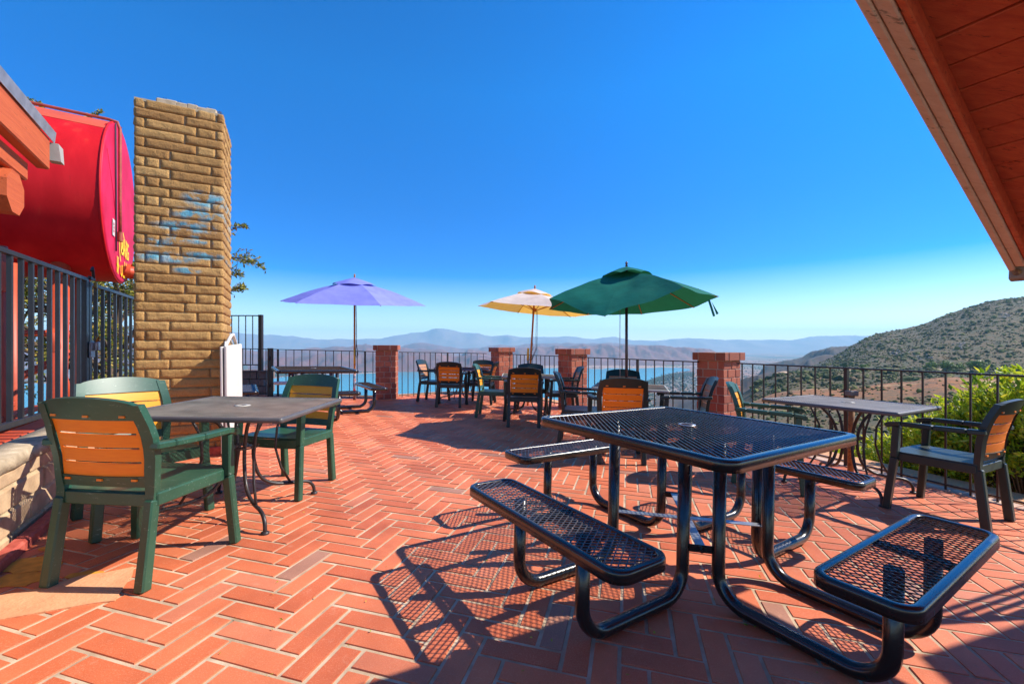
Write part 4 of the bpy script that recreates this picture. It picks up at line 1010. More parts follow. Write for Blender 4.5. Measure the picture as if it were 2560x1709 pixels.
# unseen slab and bars, added at the right to shade the terrace corner
zr = 2.3
c0 = Vector((1.70 + 1.139 * zr, 1.70 + .137 * zr, zr)); c1 = Vector((4.6 + 1.139 * zr, 2.67 + .137 * zr, zr))
br = empty('shade_roof', (c0.x, c0.y, 0)); tag(br, 'unseen roof slab added beyond the right picture edge to shade the terrace', 'roof')
q = MB(); pts_ = [c0, c1, c1 + Vector((1.5, -4.5, 0)), c0 + Vector((-1.0, -4.5, 0))]
q.prism([(p_.x - c0.x, p_.y - c0.y) for p_ in pts_], zr, zr + .09); q.build('shade_slab', M['redwood'], br)
for (x_, y_) in ((1.9, .35), (1.0, -4.0)):
    q = MB(); q.box(x_ - .06, x_ + .06, y_ - .06, y_ + .06, -.2, zr); q.build('post', M['redwood'], br)

sr = empty('shadow_rail', (3.45, 2.10, 0)); tag(sr, 'unseen horizontal bar rail added beyond the right picture edge to cast stripes', 'railing')  # unseen bars, spaced to lay shadow stripes on the paving
for k in range(6):
    q = MB(); q.tube([(0, 0, .72 + k * .155), (2.6, .96, .72 + k * .155)], .014, 8); q.build('bar', M['rail'], sr)
for t_ in (0, .5, 1):
    q = MB(); q.box(2.6 * t_ - .02, 2.6 * t_ + .02, .96 * t_ - .02, .96 * t_ + .02, -.2, 1.52); q.build('post', M['rail'], sr)

# ================================================================== FURNITURE
def arc(c, r, a0, a1, n_, fx):       # helper for bends
    return [fx(c[0] + r * math.cos(R(a0 + (a1 - a0) * k / n_)), c[1] + r * math.sin(R(a0 + (a1 - a0) * k / n_))) for k in range(n_ + 1)]
def rrect(hx, hy, r, n_=8):
    pts = []
    for (sx_, sy_, a0) in ((1, 1, 0), (-1, 1, 90), (-1, -1, 180), (1, -1, 270)):
        for k in range(n_ + 1):
            a = R(a0 + 90 * k / n_); pts.append((sx_ * (hx - r) + r * math.cos(a), sy_ * (hy - r) + r * math.sin(a)))
    return pts
def inrr(x, y, hx, hy, r):
    dx = max(0, abs(x) - (hx - r)); dy = max(0, abs(y) - (hy - r)); return dx * dx + dy * dy <= r * r and abs(x) <= hx and abs(y) <= hy
def rim_mesh(hx, hy, r, h, w_, n_=8):
    """flat topped rolled rim round a rounded rectangle"""
    prof = [(0, -h), (0, -.012), (-.003, -.004), (-.010, 0), (-w_ + .006, 0), (-w_, -.004), (-w_, -.009), (-.012, -.012), (-.006, -h + .004), (-.006, -h)]
    mb = MB(); rings = []
    for off_, z in prof:
        rings.append([Vector((x, y, z)) for x, y in rrect(hx + off_, hy + off_, max(.006, r + off_), n_)])
    m_ = len(rings[0]); vs = [p_ for rg in rings for p_ in rg]; k_ = len(rings)
    fs = [(i * m_ + j, i * m_ + (j + 1) % m_, ((i + 1) % k_) * m_ + (j + 1) % m_, ((i + 1) % k_) * m_ + j) for i in range(k_) for j in range(m_)]
    mb.add(vs, fs, True); return mb
def lattice(mb, hx, hy, r, px_, py_, wd_, th, z=0.0, hole=0, clip=None):
    """expanded metal: two families of straight strands that cross in diamonds of px_ by py_"""
    L = 2 * (hx + hy)
    for sgn in (1, -1):
        d = Vector((px_, sgn * py_)).normalized(); step = px_ * py_ / math.hypot(px_, py_)
        nrm = Vector((-d.y, d.x)); k = -int(L / step)
        while k * step < L:
            o_ = nrm * (k + .5) * step; k += 1
            # clip by marching
            ts = []; t = -L; dt = .01; ins = False
            while t < L:
                p = o_ + d * t; now = inrr(p.x, p.y, hx, hy, r) and not (hole and p.x * p.x + p.y * p.y < hole * hole)
                if now != ins: ts.append(t); ins = now
                t += dt
            for a, c in zip(ts[::2], ts[1::2]):
                if c - a < .012: continue
                p = o_ + d * a; q_ = o_ + d * c; w2 = wd_ / 2
                zz = z + (.0006 if sgn > 0 else -.0006)
                vs = []
                for pt in (p, q_):
                    vs += [(pt.x + nrm.x * w2, pt.y + nrm.y * w2, zz), (pt.x - nrm.x * w2, pt.y - nrm.y * w2, zz + th * .35), (pt.x - nrm.x * w2 * .6, pt.y - nrm.y * w2 * .6, zz - th), (pt.x + nrm.x * w2 * .9, pt.y + nrm.y * w2 * .9, zz - th)]
                mb.add(vs, [(0, 1, 5, 4), (1, 2, 6, 5), (2, 3, 7, 6), (3, 0, 4, 7)])
    return mb
# ---- picnic table with four benches
def bend_tube(x0, z0, x1, z1, y, r=.029, br_=.13):
    """U tube in the xz plane at y: up at x0 to z0, along the floor, up at x1 to z1 (x0 < x1)"""
    f = r + .002
    pts = [(x0, y, z0), (x0, y, f + br_ + .001)] + [(x0 + br_ - br_ * math.cos(R(a)), y, f + br_ - br_ * math.sin(R(a))) for a in range(10, 91, 10)]
    pts += [(x1 - br_ + br_ * math.sin(R(a)), y, f + br_ - br_ * math.cos(R(a))) for a in range(0, 81, 10)] + [(x1, y, f + br_ + .001), (x1, y, z1)]
    return pts
def picnic(hx=.60, hy=.60, long_=False, coarse=1.0, benches=(0, 1, 2, 3), white=None, mt=None):
    mt = mt or M['black']; th_ = .765; sh_ = .455
    t = empty('picnic_table')
    tp_ = rim_mesh(hx, hy, .075, .048, .042); tp_.v = [(x, y, z + th_) for x, y, z in tp_.v]; top_ = tp_.build('tabletop_rim', mt, t)
    q = MB(); lattice(q, hx - .038, hy - .038, .04, .030 * coarse, .042 * coarse, .0042, .0026, th_ - .006, .035); q.build('mesh', M['blackmesh'], top_)
    q = MB(); q.lathe([(.034, .0), (.046, .0), (.046, -.004), (.034, -.004), (.034, .0)], 20, Matrix.Translation((0, 0, th_ + .001))); q.build('umbrella_hole_ring', M['galv'], top_)
    # stiffeners under the top
    q = MB(); q.box(-hx + .03, hx - .03, -.27, -.235, th_ - .045, th_ - .012); q.box(-hx + .03, hx - .03, .235, .27, th_ - .045, th_ - .012); q.build('stiffener', mt, top_)
    for b_i in benches:
        a = b_i * 90; Mz = Matrix.Rotation(R(a), 4, 'Z')
        hh = hx if b_i % 2 == 0 else hy
        o_ = .96 + (hh - .60); lb = .53 + ((hy if b_i % 2 == 0 else hx) - .60); tt_ = .22 + ((hy if b_i % 2 == 0 else hx) - .60) * .6
        bm = white if (white and b_i == white[0]) else None
        rm = rim_mesh(.14, lb, .07, .045, .03); rm.v = [tuple(Mz @ Vector((x + o_, y, z + sh_))) for x, y, z in rm.v]
        bn = rm.build('bench', bm and white[1] or mt, t)
        q = MB(); lattice(q, .114, lb - .026, .045, .042 * coarse, .029 * coarse, .0042, .0026, sh_ - .006); q.v = [tuple(Mz @ Vector(v_)) for v_ in [(x + o_, y, z) for x, y, z in q.v]]
        q.build('mesh', bm and white[1] or M['blackmesh'], bn)
        q = MB(); q.box(o_ - .12, o_ + .12, -.02, .02, sh_ - .03, sh_ - .011); q.v = [tuple(Mz @ Vector(v_)) for v_ in q.v]; q.build('stiffener', bm and white[1] or mt, bn)
        for s_ in (-1, 1):
            q = MB(); q.tube([Mz @ Vector(p_) for p_ in bend_tube(.33 + (hh - .6), th_ - .013, o_, sh_ - .012, s_ * tt_)], .029, 14); q.build('frame_tube', mt, t)
    ky = .22 + (hy - .6) * .6; kx = .22 + (hx - .6) * .6; ox = .33 + (hx - .6); oy = .33 + (hy - .6)
    for sx_ in (-1, 1):
        for sy_ in (-1, 1):
            q = MB(); q.beam((sx_ * ox, sy_ * ky, .25), (sx_ * kx, sy_ * oy, .25), .006, .035, bev=.001); q.tube([(sx_ * (ox + kx) / 2 - sx_ * .012, sy_ * (oy + ky) / 2 - sy_ * .012, .25), (sx_ * (ox + kx) / 2 + sx_ * .02, sy_ * (oy + ky) / 2 + sy_ * .02, .25)], .010, 8); q.build('leg_bracket', mt, t)
    for sx_ in (-1, 1):
        q = MB(); q.beam((-sx_ * (ox + kx) / 2, -(oy + ky) / 2, .255 + sx_ * .006), (sx_ * (ox + kx) / 2, (oy + ky) / 2, .255 + sx_ * .006), .045, .005, bev=.001); q.build('cross_strap', M['galv'], t)
    return t
PC = Vector((.956, 2.396, 0))
pt1 = picnic(); place(pt1, PC.x, PC.y, 57 - 90)
tag(pt1, 'black coated mesh picnic table with four attached benches, nearest to the viewer', 'picnic table', 'black mesh picnic tables')

# ---- garden chair
def sheet_grid(mb, fn, nu, nv, th, smooth=True):
    """closed curved slab: fn(a,b)->(point, normal)"""
    n0 = (nu + 1) * (nv + 1); vs = []; back = []
    for j in range(nv + 1):
        for i in range(nu + 1):
            p, n_ = fn(i / nu, j / nv); vs.append(p + n_ * th / 2); back.append(p - n_ * th / 2)
    vs += back; fs = []
    for j in range(nv):
        for i in range(nu):
            a = j * (nu + 1) + i; fs.append((a, a + 1, a + nu + 2, a + nu + 1)); fs.append((n0 + a + nu + 1, n0 + a + nu + 2, n0 + a + 1, n0 + a))
    ring = [i for i in range(nu)] + [j * (nu + 1) + nu for j in range(nv)] + [nv * (nu + 1) + i for i in range(nu, 0, -1)] + [j * (nu + 1) for j in range(nv, 0, -1)]
    m_ = len(ring); n1 = len(mb.v)
    mb.add(vs, fs, smooth)
    mb.add([vs[r_] for r_ in ring] + [vs[n0 + r_] for r_ in ring], [(j, m_ + j, m_ + (j + 1) % m_, (j + 1) % m_) for j in range(m_)], False)
def yb(z):     # lean of the back: y of the back plane at height z
    return float(np.interp(z, [.0, .44, .62, .76, .90], [-.262, -.212, -.230, -.266, -.322]))
def hw(z): return float(np.interp(z, [0, .44, .7, .9], [.238, .243, .262, .238]))
def bow(x): return -.030 * (1 - (x / .24) ** 2)
def topz(x): return .900 - .030 * (x / .25) ** 2 - .02 * abs(x / .25) ** 8
def chair(frame, panel):
    t = empty('garden_chair')
    for s_ in (-1, 1):
        q = MB(); q.beam((s_ * .230, -.262, 0), (s_ * .2245, -.217, .41), .052, .052, up=(0, 1, 0), bev=.007, w2=.044, h2=.050); q.build('leg', frame, t)
        q = MB(); q.beam((s_ * .300, .262, 0), (s_ * .272, .225, .40), .050, .046, up=(0, 1, 0), bev=.007); q.beam((s_ * .272, .225, .40), (s_ * .270, .215, .642), .050, .046, up=(0, 1, 0), bev=.006); q.build('leg', frame, t)
        q = MB()
        for a, c in zip([(.272, .262, .650), (.282, .18, .662), (.285, .0, .664), (.272, -.17, .668)], [(.282, .18, .662), (.285, .0, .664), (.272, -.17, .668), (.262, -.262, .672)]):
            q.beam((s_ * a[0], a[1], a[2]), (s_ * c[0], c[1], c[2]), .056, .034, bev=.007)
        q.tube([(s_ * .272 - .026, .262, .646), (s_ * .272 + .026, .262, .646)], .020, 10); q.build('armrest', frame, t)
    q = MB()
    def seatf(a, c):
        x = (a - .5) * 2; hwid = .245 + .018 * c; y = -.215 + .455 * c + .012 * (1 - x * x) * (1 if c > .9 else 0)
        z = .440 - .012 * (1 - x * x) * math.sin(math.pi * min(1, c * 1.05)) + .006 * (c > .95)
        return Vector((x * hwid, y, z)), Vector((0, 0, 1))
    sheet_grid(q, seatf, 10, 8, .012)
    for s_ in (-1, 1): q.beam((s_ * .240, -.215, .408), (s_ * .258, .235, .408), .022, .062, bev=.005)
    q.beam((-.235, -.218, .408), (.235, -.218, .408), .022, .062, bev=.005)
    pts = [(-.255 + .51 * k / 8, .236 + .026 * (1 - ((k - 4) / 4) ** 2), .408) for k in range(9)]
    for a, c in zip(pts, pts[1:]): q.beam(a, c, .022, .062)
    q.build('seat', frame, t)
    # back frame: two sides, top and bottom rail
    bk = MB()
    def up(x, z): return Vector((x, yb(z) + bow(x) * sm((z - .42) / .12), z))
    nn_ = Vector((0, 1, .15)).normalized()
    for s_ in (-1, 1):
        def side(a, c, s_=s_):
            z = .40 + (.868 - .40) * c; w_ = hw(z); xi = w_ - .042 - .006 * c; x = s_ * (w_ - (w_ - xi) * a); 
            return up(x, z), nn_
        sheet_grid(bk, side, 3, 9, .034)
    def topf(a, c):
        x = (a - .5) * 2 * .236; z1 = topz(x); z0 = .795; return up(x, z0 + (z1 - z0) * c), nn_
    sheet_grid(bk, topf, 14, 3, .026)
    def botf(a, c):
        x = (a - .5) * 2 * .215; return up(x, .470 + .052 * c), nn_
    sheet_grid(bk, botf, 10, 1, .024)
    bo = bk.build('backrest', frame, t)
    pn = MB(); edges = [.518, .588, .657, .727, .800]
    for e0, e1_ in zip(edges, edges[1:]):
        def pf(a, c, e0=e0, e1_=e1_):
            x = (a - .5) * 2 * (.196 + .012 * ((e0 + e1_) / 2 - .52) / .28); g0 = .0048 if e0 > .53 else 0; g1 = .0048 if e1_ < .79 else 0
            z = e0 + g0 + (e1_ - e0 - g0 - g1) * c; return up(x, z) + Vector((0, -.001, 0)), nn_
        sheet_grid(pn, pf, 10, 2, .010)
    for s_ in (-1, 1):      # the slats join at their ends
        def ef(a, c, s_=s_):
            x = s_ * (.190 + .014 * a); return up(x, .520 + .278 * c) + Vector((0, -.003, 0)), nn_
        sheet_grid(pn, ef, 1, 6, .006)
    pn.build('slat_panel', panel, bo)
    cl_ = MB()
    for x_ in (-.17, 0, .16):
        for z_ in (.505, .812): p_ = up(x_, z_); cl_.box(p_.x - .013, p_.x + .013, p_.y - .018, p_.y - .008, p_.z - .005, p_.z + .005)
    cl_.build('clips', panel, bo)
    return t
protos = {}
def put_chair(x, y, azd, label, frame='green', panel='orange', group='green and orange garden chairs', s=(1, 1, 1), dz=0):
    k = (frame, panel)
    if k not in protos: protos[k] = chair(M[frame], M[panel]); o_ = protos[k]
    else: o_ = copy_tree(protos[k])
    place(o_, x, y, azd, dz); o_.scale = s
    return tag(o_, label, 'chair', group)
put_chair(-1.925, 2.27, 3, 'scuffed green chair nearest on the left, its orange slat back to the viewer', s=(1, 1, 1.0))
put_chair(-2.47, 2.86, 119, 'green chair with sunlit yellow slats against the low wall', panel='orange_lit', s=(1, 1, 1.0))
put_chair(-1.83, 3.52, 191, 'green chair beside the left mesh table, facing the viewer', panel='orange_lit')
put_chair(3.29, 3.26, -28, 'dark green chair turned to the canyon at the far right end of the terrace', 'dkgreen')
put_chair(2.36, 3.98, 122, 'teal green chair with pale slats in front of the largest brick pillar', 'green', 'orange_lit')
put_chair(-1.72, 9.42, 102, 'dark chair with faded slats left of the lilac round table', 'dkgreen', 'faded')
put_chair(-1.24, 8.70, 2, 'dark chair with its orange back to the viewer before the lilac round table', 'dkgreen')
put_chair(-.66, 9.28, -82, 'dark chair at the right side of the lilac round table, turned left', 'dkgreen')
put_chair(-.72, 10.05, 182, 'dark chair behind the lilac round table, facing the viewer', 'dkgreen')
put_chair(-.33, 7.50, 94, 'chair with bright teal frame and yellow slats left of the small square table', 'green', 'orange_lit')
put_chair(.17, 6.72, 0, 'dark chair with its orange back to the viewer at the small square table', 'dkgreen')
put_chair(.34, 8.10, 180, 'dark chair behind the small square table by the cream umbrella pole', 'dkgreen', 'faded')
put_chair(.86, 7.52, -92, 'dark chair with its side to the viewer right of the small square table', 'dkgreen', 'faded')
put_chair(1.14, 4.72, 3, 'dark chair with a wide orange back to the viewer below the green umbrella', 'dkgreen')
put_chair(1.62, 6.25, 188, 'dark green chair at the foot of the green umbrella, facing the viewer', 'dkgreen', 'faded')
put_chair(.86, 5.42, 100, 'dark chair with pale slats left of the table under the green umbrella', 'dkgreen', 'faded')
put_chair(2.02, 5.12, -76, 'dark chair between the table under the green umbrella and the largest pillar', 'dkgreen', 'faded')

# ---- mesh tables on curved wrought legs
def mesh_table(hx, hy, tm, lm, bx_, by_, th_=.73, pitch=.017, round_=False, rmm=None):
    t = empty('mesh_table')
    r_ = .02
    if round_: hx = hy = .6; r_ = .59
    rm = rim_mesh(hx, hy, r_, .03, .022, 18 if round_ else 3); rm.v = [(x, y, z + th_) for x, y, z in rm.v]; tp_ = rm.build('tabletop_rim', rmm or tm, t)
    q = MB(); lattice(q, hx - .018, hy - .018, max(.01, r_ - .018), pitch * 1.7, pitch, pitch * .33, .002, th_ - .004, .028); q.build('mesh', tm, tp_)
    q = MB(); q.lathe([(.026, 0), (.050, 0), (.050, -.005), (.026, -.005), (.026, 0)], 18, Matrix.Translation((0, 0, th_ + .001))); q.build('umbrella_hole_ring', tm, tp_)
    for s1 in (-1, 1):
        for s2 in (-1, 1):
            d = Vector((s1 * bx_, s2 * by_, 0)); k = d.length; d.normalize()
            prof = [(.62, th_ - .015), (.45, th_ - .045), (.27, .62), (.18, .52), (.15, .42), (.17, .32), (.24, .22), (.38, .155), (.60, .125), (.80, .118), (.92, .10), (.985, .06), (1.0, .012)]
            pts = []
            for (f0, z0), (f1, z1), (f2, z2), (f3, z3) in zip([prof[0]] + prof, prof, prof[1:], prof[2:] + [prof[-1]]):
                for u_ in (0, .33, .67):
                    c_ = lambda a, b_, c, d_: .5 * ((2 * b_) + (-a + c) * u_ + (2 * a - 5 * b_ + 4 * c - d_) * u_ ** 2 + (-a + 3 * b_ - 3 * c + d_) * u_ ** 3)
                    f_ = c_(f0, f1, f2, f3); pts.append((d.x * k * f_, d.y * k * f_, c_(z0, z1, z2, z3)))
            pts.append((d.x * k, d.y * k, .006))
            q = MB(); q.tube(pts, .0120, 9); q.lathe([(.024, 0), (.024, .012), (.014, .018), (.001, .018)], 14, Matrix.Translation((d.x * k, d.y * k, 0))); lg = q.build('leg', lm, t)
            side = Vector((-d.y, d.x, 0)) * .02
            bp = [Vector((d.x * k * f_, d.y * k * f_, z_)) + side * sm(z_ / .7) for f_, z_ in ((.66, .122), (.52, .25), (.44, .40), (.46, .55), (.60, .70))]
            q = MB(); q.tube(bp, .0085, 8); q.build('brace', lm, lg)
    q = MB(); q.lathe([(.11, 0), (.11, .012)], 20, Matrix.Translation((0, 0, .44))); 
    for a in range(8): q.beam((.09 * math.cos(a * .785), .09 * math.sin(a * .785), .446), (.09 * math.cos(a * .785 + 2.4), .09 * math.sin(a * .785 + 2.4), .446), .008, .008)
    q.build('ring', lm, t)
    return t
M['rimgrey'] = painted('grey_rim_steel', (.10, .09, .085), .45, (.20, .12, .06), .68, 0)
t1 = mesh_table(.51, .52, M['meshgrey'], M['iron'], .36, .37, rmm=M['rimgrey']); place(t1, -1.885, 2.985, -3); tag(t1, 'square grey mesh table with rust marks on curved iron legs, left of the paved centre', 'table', 'mesh tables on curved iron legs')
t2 = mesh_table(.50, .50, M['meshgrey'], M['iron'], .34, .36, th_=.76, rmm=M['rimgrey']); place(t2, 2.99, 3.86, 58 - 90); tag(t2, 'square dark mesh table on curved iron legs beside the canyon railing', 'table', 'mesh tables on curved iron legs')
t3 = mesh_table(.6, .6, M['meshlilac'], M['iron_tan'], .33, .33, pitch=.03, round_=True); place(t3, -1.13, 9.5, 20); tag(t3, 'round lilac grey table on tan curved legs, farthest of the dining tables', 'table', 'mesh tables on curved iron legs')
t4 = mesh_table(.46, .42, M['meshgrey'], M['iron'], .32, .32, pitch=.024); place(t4, .27, 7.42, 0); tag(t4, 'small dark square table in front of the cream umbrella', 'table', 'mesh tables on curved iron legs')
t5 = mesh_table(.45, .45, M['meshgrey'], M['iron'], .32, .32, pitch=.02); place(t5, 1.50, 5.55, 16); tag(t5, 'dark mesh table directly under the green umbrella, ringed by chairs', 'table', 'mesh tables on curved iron legs')
# far picnic table
pt2 = picnic(.60, .74, coarse=1.35, white=(1, M['white'])); place(pt2, -3.42, 7.40, 58 - 90)
tag(pt2, 'black mesh picnic table with one white bench, by the lilac umbrella', 'picnic table', 'black mesh picnic tables')
# stub pole by the canyon railing
up_ = empty('umbrella_stand', (3.40, 4.34, fl(3.4, 4.34)), 0, True); tag(up_, 'rusty umbrella stub pole with a grey cap behind the right mesh table', 'pole')
q = MB(); q.tube([(0, 0, 0), (0, 0, .78)], .026, 14); q.build('pole', M['rust'], up_)
q = MB(); q.tube([(0, 0, .24), (0, 0, .36)], .034, 14); q.build('sleeve', M['greycap'], up_)
q = MB(); q.box(-.042, .042, -.042, .042, .775, .825, None, .006); q.build('cap', M['greycap'], up_)

# ---- umbrellas
def umbrella(x, y, n_, rad, zr_, rise, cm, pm, label, rot=0, lean=(0, 0), tiltv=(0, 0), drop=None, ribm=None, pr=.02, vent=.30, fin=.06, sagk=.03):
    z0 = fl(x, y); t = empty('umbrella', (x, y, z0)); tag(t, label, 'umbrella', 'market umbrellas')
    zt_ = zr_ + rise
    topc = Vector((lean[0], lean[1], zt_ - z0)); 
    q = MB(); q.tube([(0, 0, 0), (lean[0] * .5, lean[1] * .5, (zt_ - z0) * .5), (lean[0], lean[1], zt_ - z0)], pr, 12); pole = q.build('pole', pm, t)
    rimv = []
    for k in range(n_):
        a = R(rot + 360 * k / n_); r_ = rad; dx, dy = r_ * math.cos(a), r_ * math.sin(a)
        z = zr_ - z0 + tiltv[0] * dx + tiltv[1] * dy
        if drop and k in drop: z += drop[k][0]; dx *= drop[k][1]; dy *= drop[k][1]
        rimv.append(Vector((lean[0] + dx, lean[1] + dy, z)))
    cn = MB(); ns, nr = 8, 10; apex = topc - Vector((0, 0, .03))
    for k in range(n_):
        A, B = rimv[k], rimv[(k + 1) % n_]; vs = []
        for i in range(nr + 1):
            f_ = vent * .55 * 0 + i / nr
            for j in range(ns + 1):
                g_ = j / ns; e = A.lerp(B, g_); e = e + (apex - e) * (.035 * math.sin(math.pi * g_))   # scalloped edge
                p = apex.lerp(e, f_); sag = sagk * rad * f_ * (1 - .25 * f_) * math.sin(math.pi * g_)
                p = p + Vector((0, 0, -sag + .05 * rad * math.sin(math.pi * f_) * .6))
                if drop and (k in drop or (k + 1) % n_ in drop): p.z += .030 * math.sin(f_ * 7 + g_ * 5) * math.sin(math.pi * g_) * f_ + .016 * math.sin(f_ * 19 - g_ * 4) * math.sin(math.pi * g_) * f_
                p.z += .012 * noise.noise(p * 3.3) + .005 * noise.noise(p * 9)
                vs.append(p)
        cn.add(vs, [(i * (ns + 1) + j, (i + 1) * (ns + 1) + j, (i + 1) * (ns + 1) + j + 1, i * (ns + 1) + j + 1) for i in range(nr) for j in range(ns)], True)
    can = cn.build('canopy', cm, t)
    # hem
    # vent: a small loose cap above the crown
    vn = MB(); vr = vent * rad; apx = topc + Vector((0, 0, .035)); m_ = n_ * 6; vs = [apx]
    for ring in (.35, .7, 1.0):
        for k in range(m_):
            a = R(rot + 360 * k / m_); pk = abs(math.sin(n_ * math.pi * k / m_))
            rr = vr * ring * (1 - .06 * pk); dx, dy = rr * math.cos(a), rr * math.sin(a)
            hgt = rise * (rr / rad)
            z = apx.z - hgt * .80 - (.055 * ring ** 2) * (1 - .6 * pk) * .8 + tiltv[0] * dx + tiltv[1] * dy + .008 * noise.noise(Vector((k * .5, ring * 3, x)))
            vs.append(Vector((lean[0] + dx, lean[1] + dy, z)))
    fs = [(0, 1 + k, 1 + (k + 1) % m_) for k in range(m_)] + [(1 + i * m_ + k, 1 + (i + 1) * m_ + k, 1 + (i + 1) * m_ + (k + 1) % m_, 1 + i * m_ + (k + 1) % m_) for i in range(2) for k in range(m_)]
    vn.add(vs, fs, True); vn.build('vent_cap', cm, can)
    hub = topc - Vector((0, 0, .07)); run = topc - Vector((0, 0, rise + .02))
    for k in range(n_):
        e = rimv[k]; q = MB(); e2 = apex.lerp(e, .985) - Vector((0, 0, .012)); mid = apex.lerp(e, .5) + Vector((0, 0, .03 * rad - .014))
        q.tube([hub, mid, e2], .008, 6); rb = q.build('rib', ribm or pm, can)
        q = MB(); q.tube([run, mid], .007, 6); q.build('strut', ribm or pm, rb)
    q = MB(); q.lathe([(.03, -.02), (.035, .0), (.035, .04), (.03, .05)], 12, Matrix.Translation(run)); q.build('runner', ribm or pm, can)
    q = MB(); q.lathe([(.012, 0), (.022, .012), (.012, .03), (.018, .042), (.020, .055), (.012, .072), (.001, .082)], 12, Matrix.Translation(topc + Vector((0, 0, .03)))); q.build('finial', pm, can)
    return t, rimv, pole, can
u1, rv, pole, can = umbrella(-3.40, 9.33, 6, 1.52, 2.09, .53, M['lilac'], M['wood'], 'open lilac umbrella on a wooden pole by the far left picnic table', rot=8, tiltv=(-.035, .105), sagk=.02)
q = MB(); q.tube([(0, 0, 0), (0, 0, .56)], .030, 14)
m, n, b = mat('stickers'); vo = N(n, 'ShaderNodeTexVoronoi'); vo.inputs['Scale'].default_value = 16; n.links.new(coords(n, (1, 1, 1)), vo.inputs['Vector'])
sxc = N(n, 'ShaderNodeSeparateColor'); n.links.new(vo.outputs['Color'], sxc.inputs[0])
n.links.new(ramp(n, sxc.outputs[0], [(0, (.35, .04, .03)), (.3, (.10, .08, .09)), (.5, (.05, .15, .30)), (.62, (.5, .42, .38)), (.72, (.12, .05, .07)), (.85, (.6, .05, .04)), (1, (.04, .03, .05))]), b.inputs['Base Color']); M['stickers'] = m
m.node_tree.nodes['Principled BSDF'].inputs['Roughness'].default_value = .5
q.build('stickered_sleeve', M['stickers'], pole)
q = MB(); q.tube([(0, 0, .78), (0, 0, 1.08)], .0215, 12); q.build('tape', M['yellow_tape'], pole)
q = MB(); q.tube([(.04, -.02, 2.05), (.05, -.02, 1.6), (.05, -.02, 1.2), (.08, -.02, .98), (.06, -.02, .90), (.03, -.02, .96), (.05, -.02, 1.3), (.045, -.02, 1.9)], .006, 6); q.build('pull_cord', M['ropeblack'], pole)
u2, rv2, pole2, can2 = umbrella(.33, 9.05, 6, 1.26, 1.93, .41, M['cream'], M['wood'], 'open cream umbrella with an orange glowing underside and leaning wooden pole', rot=-14, lean=(.15, 0), tiltv=(-.095, .0))
q = MB(); q.tube([(0.0, 0, .95), (.01, 0, 1.2)], .0215, 12); q.build('tape', M['yellow_tape'], pole2)
for dx in (-.03, .05, .075):
    q = MB(); q.tube([(.13 + dx, -.03, 1.98), (.12 + dx, -.03, 1.5), (.13 + dx * .8, -.03, 1.2), (.05 + dx * .5, -.03, .95)], .0045, 5); q.build('pull_cord', M['ropeblack'], pole2)
M['darkpole'] = painted('dark_red_pole', (.045, .010, .012), .35, (.10, .04, .03), .7, .4)
u3, rv3, pole3, can3 = umbrella(1.67, 6.30, 8, 1.22, 1.80, .50, M['gcloth'], M['darkpole'], 'open green umbrella with one sagging panel, largest in the picture', rot=18, tiltv=(.0, -.072), drop={5: (-.34, 1.0)}, pr=.021, ribm=M['wood'], sagk=.03)
q = MB(); q.tube([(-.10, -.03, 2.05), (-.105, -.03, 1.2), (-.10, -.03, .55)], .005, 6); q.build('crank_cord', M['galv'], pole3)
e = rv3[7]; q = MB(); q.add([(e.x - .2, e.y - .1, e.z - .06), (e.x - .17, e.y - .1, e.z - .06), (e.x - .10, e.y - .1, e.z - .27), (e.x - .13, e.y - .1, e.z - .28), (e.x - .15, e.y - .1, e.z - .08), (e.x - .06, e.y - .11, e.z - .24), (e.x - .09, e.y - .11, e.z - .255)], [(0, 1, 2, 3), (4, 5, 6)]); q.build('tie_strap', M['gcloth'], can3)

# ---- folded white table leaning on the chimney
wt = empty('folded_table', (-2.93, 4.40, fl(-2.93, 4.4)), 0); tag(wt, 'white folded table standing on end against the chimney corner', 'folded table')
wt.rotation_euler = (Quaternion((0, 0, 1), math.atan2(.60, -.22)) @ Quaternion((1, 0, 0), R(0)) @ Quaternion((0, 1, 0), R(-2.2))).to_euler()
q = MB(); q.box(0, .62, -.035, -.006, .03, 1.13, None, .008); q.build('board', M['white'], wt)
q = MB(); q.box(0, .62, .008, .03, .03, 1.12, None, .006); q.build('folded_half', M['white'], wt)
for x_ in (.06, .54):
    q = MB(); q.tube([(x_, 0, 0), (x_, 0, 1.10), (x_ + .04 * (1 if x_ < .3 else -1), 0, 1.17)], .012, 8); q.build('leg', M['white'], wt)
q = MB(); q.tube([(.08, .0, 1.12), (.26, -.01, 1.23), (.34, -.01, 1.24), (.52, .0, 1.12)], .017, 8); q.tube([(.2, .02, 1.12), (.34, .02, 1.20), (.44, .02, 1.12)], .012, 8); q.build('leg_hinge', M['white'], wt)

